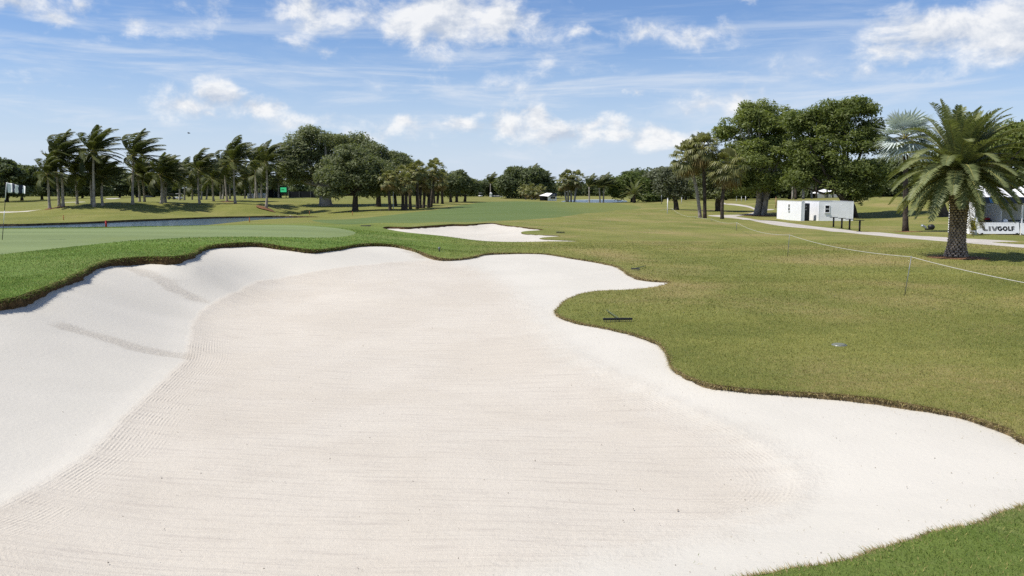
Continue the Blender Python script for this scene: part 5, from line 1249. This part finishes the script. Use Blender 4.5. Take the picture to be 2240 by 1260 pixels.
def barrier(label, px0, px1, letters):
    Y = 54.6; k = Y / F; b_ = on(px0, 512.5, Y); t = thing('barrier_banner', label, 'banner', b_, 'barrier banners'); t.rotation_euler = (R(-14), 0, 0)     # boards leaned back so that more sun falls on the panels
    W = (px1 - px0) * k; h0, h1 = .05, (512.5 - 485.5) * k
    MB().prism([(.10, h0), (W - .10, h0), (W - .02, h0 + .09), (W - .02, h1), (.02, h1), (.02, h0 + .09)], -.03, .03, 'Y').build('panel', M['skin_w'], t)
    for xx in (.25, W - .25): MB().box((xx, .06, .05), (.08, .5, .06)).build('foot', M['black'], t)
    n = 24
    for i in range(n):
        xx = .12 + i * (W - .3) / n
        MB().prism([(xx, h1 - .13), (xx + .02, h1 - .13), (xx + .06, h1 - .03), (xx + .04, h1 - .03)], -.034, -.0315, 'Y').build('pattern_stroke', M['tentgrey'], t)
    if not letters: return
    def gx(px): return (px - px0) * k
    zb, zt = (512.5 - 504.3) * k, (512.5 - 494.0) * k; hh = zt - zb
    def para(x_a, x_b, s0, s1, z_a, z_b, mat, nm):
        MB().prism([(x_a + s0, z_a), (x_b + s0, z_a), (x_b + s1, z_b), (x_a + s1, z_b)], -.036, -.0315, 'Y').build(nm, M[mat], t)
    x = gx(2150.5)
    # slanted grey L I V
    for poly in ([(x, zt), (x + .12, zt), (x + .16, zb + .10), (x + .31, zb + .10), (x + .31, zb), (x + .06, zb), (x, zb + .10)],
                 [(x + .37, zt), (x + .50, zt), (x + .50, zb), (x + .37, zb)],
                 [(x + .55, zt), (x + .68, zt), (x + .735, zb + .13), (x + .86, zt), (x + .99, zt), (x + .82, zb), (x + .66, zb)]):
        MB().prism(poly, -.036, -.0315, 'Y').build('letter', M['print_grey'], t)
    def ring(cx, r_o, r_i, a0, a1, nm='letter', extra=()):
        n_ = 28; V, Fc = [], []; cz = (zb + zt) / 2
        for i in range(n_ + 1):
            a = a0 + (a1 - a0) * i / n_
            for rr in (r_o, r_i):
                for yy_ in (-.036, -.0315): V.append((cx + math.cos(a) * rr, yy_, cz + math.sin(a) * rr))
        for i in range(n_):
            q = i * 4
            Fc += [(q, q + 4, q + 6, q + 2), (q + 1, q + 3, q + 7, q + 5), (q, q + 1, q + 5, q + 4), (q + 2, q + 6, q + 7, q + 3)]
        mb_ = MB().add(V, Fc)
        for c_, s_ in extra: mb_.box(c_, s_)
        mb_.build(nm, M['print_black'], t)
    r_o, r_i = hh * .52, hh * .22; cz = (zb + zt) / 2; g0 = gx(2188)
    ring(g0, r_o, r_i, R(42), R(350), extra=[((g0 + r_o * .55, -.0338, cz - hh * .05), (r_o * .95, .0046, hh * .20))])
    ring(g0 + hh * 1.08, r_o, r_i, 0, 2 * math.pi)
    lx = g0 + hh * 1.70
    MB().prism([(lx, zt), (lx + hh * .3, zt), (lx + hh * .3, zb + hh * .28), (lx + hh * .62, zb + hh * .28), (lx + hh * .62, zb), (lx + hh * .12, zb), (lx, zb + hh * .12)], -.036, -.0315, 'Y').build('letter', M['print_black'], t)
    fx = lx + hh * .70
    MB().prism([(fx, zb), (fx + hh * .3, zb), (fx + hh * .3, zb + hh * .32), (fx + hh * .62, zb + hh * .32), (fx + hh * .62, zb + hh * .55), (fx + hh * .3, zb + hh * .55), (fx + hh * .3, zt - hh * .26), (fx + hh * .68, zt - hh * .26), (fx + hh * .68, zt), (fx + hh * .12, zt), (fx, zt - hh * .12)], -.036, -.0315, 'Y').build('letter', M['print_black'], t)
barrier('white barrier lettered LIV GOLF in front of the tent', 2137.5, 2231, True)
barrier('white barrier at the right edge of the picture, next to the lettered one', 2233.5, 2328, False)
# floodlight lying on the grass and the potted croton
b_ = hit(2029, 503); t = thing('floodlight', 'silver and black floodlight standing on the grass behind the date palm', 'light', b_)
MB().box((-.30, 0, .26), (.42, .22, .18), Matrix.Rotation(R(28), 3, 'Y'), bev=.04).build('silver_head', M['silver'], t)
MB().tube([(.05, 0, .30), (.22, 0, .22), (.42, 0, .24), (.52, 0, .28)], [.10, .22, .20, .08], 12).build('black_head', M['black'], t, True)
MB().box((.1, 0, .06), (.5, .3, .12), bev=.02).build('base', M['black'], t)
b_ = on(2129, 513.5, 54.0); t = thing('potted_plant', 'yellow leaved plant in a tilted grey pot left of the tent', 'plant', b_)
MB().tube([(.12, 0, .02), (.05, 0, .16), (-.02, 0, .30), (-.02, 0, .31)], [.13, .17, .20, .15], 12).build('pot', M['tentgrey'], t, True)
for i in range(34):
    g_ = random.Random(i); az = i * GA; V, Fc, mi = pinnate(g_.uniform(.5, .95), 5, az, R(g_.uniform(25, 85)), .5, .05, .16, .07, i, steps=5, rib=.012)
    obj('leaf_spray', np_mesh('leaf_spray', V, Fc, [M['frond_date'], M['yellow_leaf'] if i % 3 else M['frond_date']], midx=mi), t, (-.02, 0, .28))

# ------------------------------------------------------------------ far left: boards, tables, carts
def kx(Y): return Y / F
Y = 150.0; b_ = on(621, 434, Y); t = thing('scoreboard', 'small bright green electronic scoreboard by the palms', 'board', b_)
MB().box((0, 0, (434 - 417.5) * kx(Y)), (14.5 * kx(Y), .25, 13.5 * kx(Y)), bev=.02).build('cabinet', M['screen_dark'], t)
MB().box((-.0, -.135, (434 - 416.5) * kx(Y)), (13 * kx(Y), .012, 10 * kx(Y))).build('screen', M['screen_green'], t)
MB().box((-.1, -.147, (434 - 416.5) * kx(Y)), (6 * kx(Y), .008, 1.4 * kx(Y))).build('text_line', M['screen_dark'], t)
for sx in (-.4, .4): MB().box((sx, 0, .35), (.1, .1, .9)).build('leg', M['black'], t)
def mesh_fence(label, pts_, hpx, Y):
    t = thing('screen_fence', label, 'fence', on(*pts_[0], Y), 'black windscreen fences'); o0 = on(*pts_[0], Y)
    P = [on(px, py, Y) - o0 for px, py in pts_]; h = hpx * kx(Y)
    for a_, c_ in zip(P[:-1], P[1:]):
        d = (c_ - a_); n_ = Vector((-d.y, d.x, 0)).normalized() * .015
        MB().add([a_ - n_, c_ - n_, c_ - n_ + Vector((0, 0, h)), a_ - n_ + Vector((0, 0, h)), a_ + n_, c_ + n_, c_ + n_ + Vector((0, 0, h)), a_ + n_ + Vector((0, 0, h))], [(0, 1, 2, 3), (7, 6, 5, 4), (0, 4, 5, 1), (3, 2, 6, 7), (0, 3, 7, 4), (1, 5, 6, 2)]).build('panel', M['mesh_black'], t)
    for p in P: MB().tube([p + Vector((0, -.05, -.2)), p + Vector((0, -.05, h + .05))], .04, 6).build('post', M['grey'], t)
mesh_fence('black windscreen fence between the white tables and the green scoreboard', [(586, 435.5), (600, 434), (615, 432.5)], 19, 152)
mesh_fence('long black windscreen fence under the great ficus', [(632, 431), (655, 430), (680, 429.5), (705, 429.5)], 14, 160)
for k in range(4):
    px = 548 + k * 12; Y = 156.0; b_ = on(px, 438.5, Y); t = thing('draped_table', '%s white draped table from the left among the palms' % ORD[k], 'table', b_, 'white draped tables')
    w, h = 10.5 * kx(Y), 11.5 * kx(Y); n = 22; V = []; 
    for j, (zz_, ex) in enumerate(((-.05, .12), (h * .5, .05), (h, 0), (h + .01, -.03))):
        for i in range(n):
            a = 2 * math.pi * i / n; rip = .03 * math.sin(i * 2.9) * (1 - min(1, zz_ / h)); c_, s_ = math.cos(a), math.sin(a)
            q = max(abs(c_), abs(s_)); V.append(((w / 2 + ex + rip) * c_ / q, (.35 + ex + rip) * s_ / q, zz_))
    Fc = [(j * n + i, j * n + (i + 1) % n, (j + 1) * n + (i + 1) % n, (j + 1) * n + i) for j in range(3) for i in range(n)] + [tuple(3 * n + i for i in range(n))]
    obj('cloth', np_mesh('cloth', V, Fc, M['skin_w']), t)
    MB().box((0, -.51, h * .5), (w * .28, .01, h * .5)).build('emblem', M['tentgrey'], t)
def cart(label, px, py, Y, rz, body, sc_=1.0):
    b_ = on(px, py, Y); t = thing('golf_cart', label, 'golf cart', b_, 'golf carts', rz); s_ = sc_
    MB().prism([(-1.15 * s_, .3 * s_), (1.1 * s_, .3 * s_), (1.2 * s_, .55 * s_), (.95 * s_, .85 * s_), (.55 * s_, .8 * s_), (.45 * s_, .45 * s_), (-.1 * s_, .45 * s_), (-.2 * s_, .75 * s_), (-1.1 * s_, .75 * s_), (-1.2 * s_, .5 * s_)], -.55 * s_, .55 * s_, 'Y').build('body', M[body], t)
    MB().box((-.35 * s_, 0, .8 * s_), (.5 * s_, 1.0 * s_, .12 * s_), bev=.02).build('seat', M['black'], t)
    MB().box((-.62 * s_, 0, 1.05 * s_), (.1 * s_, 1.0 * s_, .4 * s_), bev=.02).build('backrest', M['black'], t)
    MB().box((-.1 * s_, 0, 1.83 * s_), (1.9 * s_, 1.15 * s_, .07 * s_), bev=.02).build('roof', M[body if body != 'white' else 'white'], t)
    for x in (-.95, .72):
        for y in (-.5, .5): MB().tube([(x * s_, y * s_, .7 * s_), ((x * .95 - .02) * s_, y * s_, 1.8 * s_)], .025 * s_, 5).build('roof_post', M['black'], t)
    for x in (-.8, .8):
        for y in (-.5, .5):
            w_ = MB().tube([(x * s_, (y - .1) * s_, .23 * s_), (x * s_, (y - .09) * s_, .23 * s_), (x * s_, (y + .09) * s_, .23 * s_), (x * s_, (y + .1) * s_, .23 * s_)], [.17 * s_, .23 * s_, .23 * s_, .17 * s_], 14).build('wheel', M['rubber'], t, True)
            MB().tube([(x * s_, (y - .115) * s_, .23 * s_), (x * s_, (y + .115) * s_, .23 * s_)], .1 * s_, 10).build('rim', M['grey'], w_)
cart('black golf cart parked under the coconut palms, left of two', 375, 435.5, 175, .1, 'black', .62)
cart('white and black golf cart parked under the coconut palms, right of two', 391, 435.5, 177, 3.0, 'white', .62)
cart('tiny white golf cart on the far fairway edge', 1051, 430, 250, 1.2, 'white', .62)
# far bunch of white tents and the kiosk
for px, w, h, lb in [(1073.5, 5, 10, 'left small white tent at the far end of the fairway'), (1096.5, 5, 11, 'right small white tent at the far end of the fairway')]:
    Y = 250; b_ = on(px, 430, Y); k = kx(Y); t = thing('small_tent', lb, 'tent', b_, 'small far tents')
    MB().box((0, 0, h * k * .4), (w * k, 1.0, h * k * .8)).build('wall', M['skin_w'], t)
    MB().add([(-w * k * .6, -.7, h * k * .8), (w * k * .6, -.7, h * k * .8), (w * k * .6, .7, h * k * .8), (-w * k * .6, .7, h * k * .8), (0, 0, h * k)], [(0, 1, 4), (1, 2, 4), (2, 3, 4), (3, 0, 4), (3, 2, 1, 0)]).build('roof', M['skin_w'], t)
Y = 250; b_ = on(1085, 430, Y); k = kx(Y); t = thing('barrier_banner', 'long low dark banner with white stripe between the far tents', 'banner', b_)
MB().box((0, 0, 2.2 * k), (17 * k, .1, 4.4 * k)).build('panel', M['navy'], t)
for x in (-4, 4): MB().box((x * k, -.06, 2.6 * k), (6.5 * k, .02, 1.6 * k)).build('stripe', M['white'], t)
def kiosk():
    Y = 200; k = kx(Y); b_ = on(1204, 435, Y); t = thing('kiosk', 'small white kiosk with pale pitched roof at the far pond', 'building', b_)
    def X(px): return (px - 1204) * k
    def Z(py): return (435 - py) * k
    MB().box((X(1208), 1.2, Z(434) + (Z(425) - Z(434)) / 2 - .1), (X(1217.5) - X(1198.5), 2.2, Z(425) + .2)).build('wall', M['white'], t)
    MB().prism([(X(1199), Z(425.2)), (X(1218), Z(425.2)), (X(1218), Z(418.5)), (X(1208), Z(418.5))], -.1, 2.3, 'Y').build('gable', M['navy'], t)
    MB().add([(X(1190), -.2, Z(424.5)), (X(1199), -.2, Z(425.5)), (X(1208.5), -.2, Z(418.6)), (X(1197), 2.6, Z(418.0)), (X(1180), 2.6, Z(424))], [(0, 1, 2, 3, 4)]).build('roof', M['skin_w'], t)
    f_ = MB().box((X(1209.5), .07, Z(428.3)), (X(1214.5) - X(1204.5), .05, 3.4 * k)).build('window', M['pane'], t)
    MB().box((X(1209.5), .03, Z(430.3)), (X(1215) - X(1204), .12, .05)).build('sill', M['grey'], f_)
    MB().box((X(1190), 1.4, Z(430)), (X(1198) - X(1181), .1, Z(425.5))).build('shaded_wall', M['mesh_black'], t)  # shade under the roof put into the wall's black colour
    MB().box((X(1210), -.125, Z(422.5)), (X(1214) - X(1206), .02, .9 * k)).build('sign_strip', M['tentgrey'], t)
kiosk()
b_ = on(327, 430, 240); t = thing('house', 'small house with red tiled roof half hidden behind the palms', 'building', b_)
MB().box((0, 0, .4), (2.2, 2, 1.2)).build('wall', M['tentgrey'], t); MB().prism([(-1.4, 1.0), (1.4, 1.0), (0, 2.0)], -1.2, 1.2, 'Y').build('roof', M['terracotta'], t)
# stones along the far bank of the pond
g_ = random.Random(3)
for i in range(16):
    px = 600 + i * 4.6 + g_.uniform(-1, 1); p = PZ(px, 475.2 + .02 * i, WATER_Z); s_ = g_.uniform(.16, .28); V = []
    bm = bmesh.new(); bmesh.ops.create_icosphere(bm, subdivisions=1, radius=s_)
    for v in bm.verts: v.co = Vector((v.co.x * 1.3, v.co.y, v.co.z * .75)) * (1 + .25 * noise.noise(v.co * 6 + Vector((i, 0, 0))))
    me = bpy.data.meshes.new('bank_stone'); bm.to_mesh(me); bm.free(); me.materials.append(M['stone'])
    tag(obj('bank_stone', me, None, (p.x, p.y - .35, WATER_Z + .08)), '%s pale stone from the left in the row edging the right end of the pond' % ORD[i], 'stone', 'stones edging the pond')
# a bird far off in the sky
c_ = PY(413, 291.5, 150); t = thing('bird', 'tiny dark bird flying above the coconut palms', 'bird', c_)
MB().tube([(-.25, 0, 0), (-.12, 0, .02), (.08, 0, .02), (.2, 0, .03), (.28, 0, .02)], [.01, .07, .08, .05, .01], 8).build('body', M['black'], t, True)
for s_ in (-1, 1): MB().add([(-.1, 0, .05), (.1, 0, .05), (.02, s_ * .3, .17), (-.12, s_ * .55, .10), (-.14, s_ * .3, .14)], [(0, 1, 2, 4), (4, 2, 3)]).build('wing', M['black'], t)
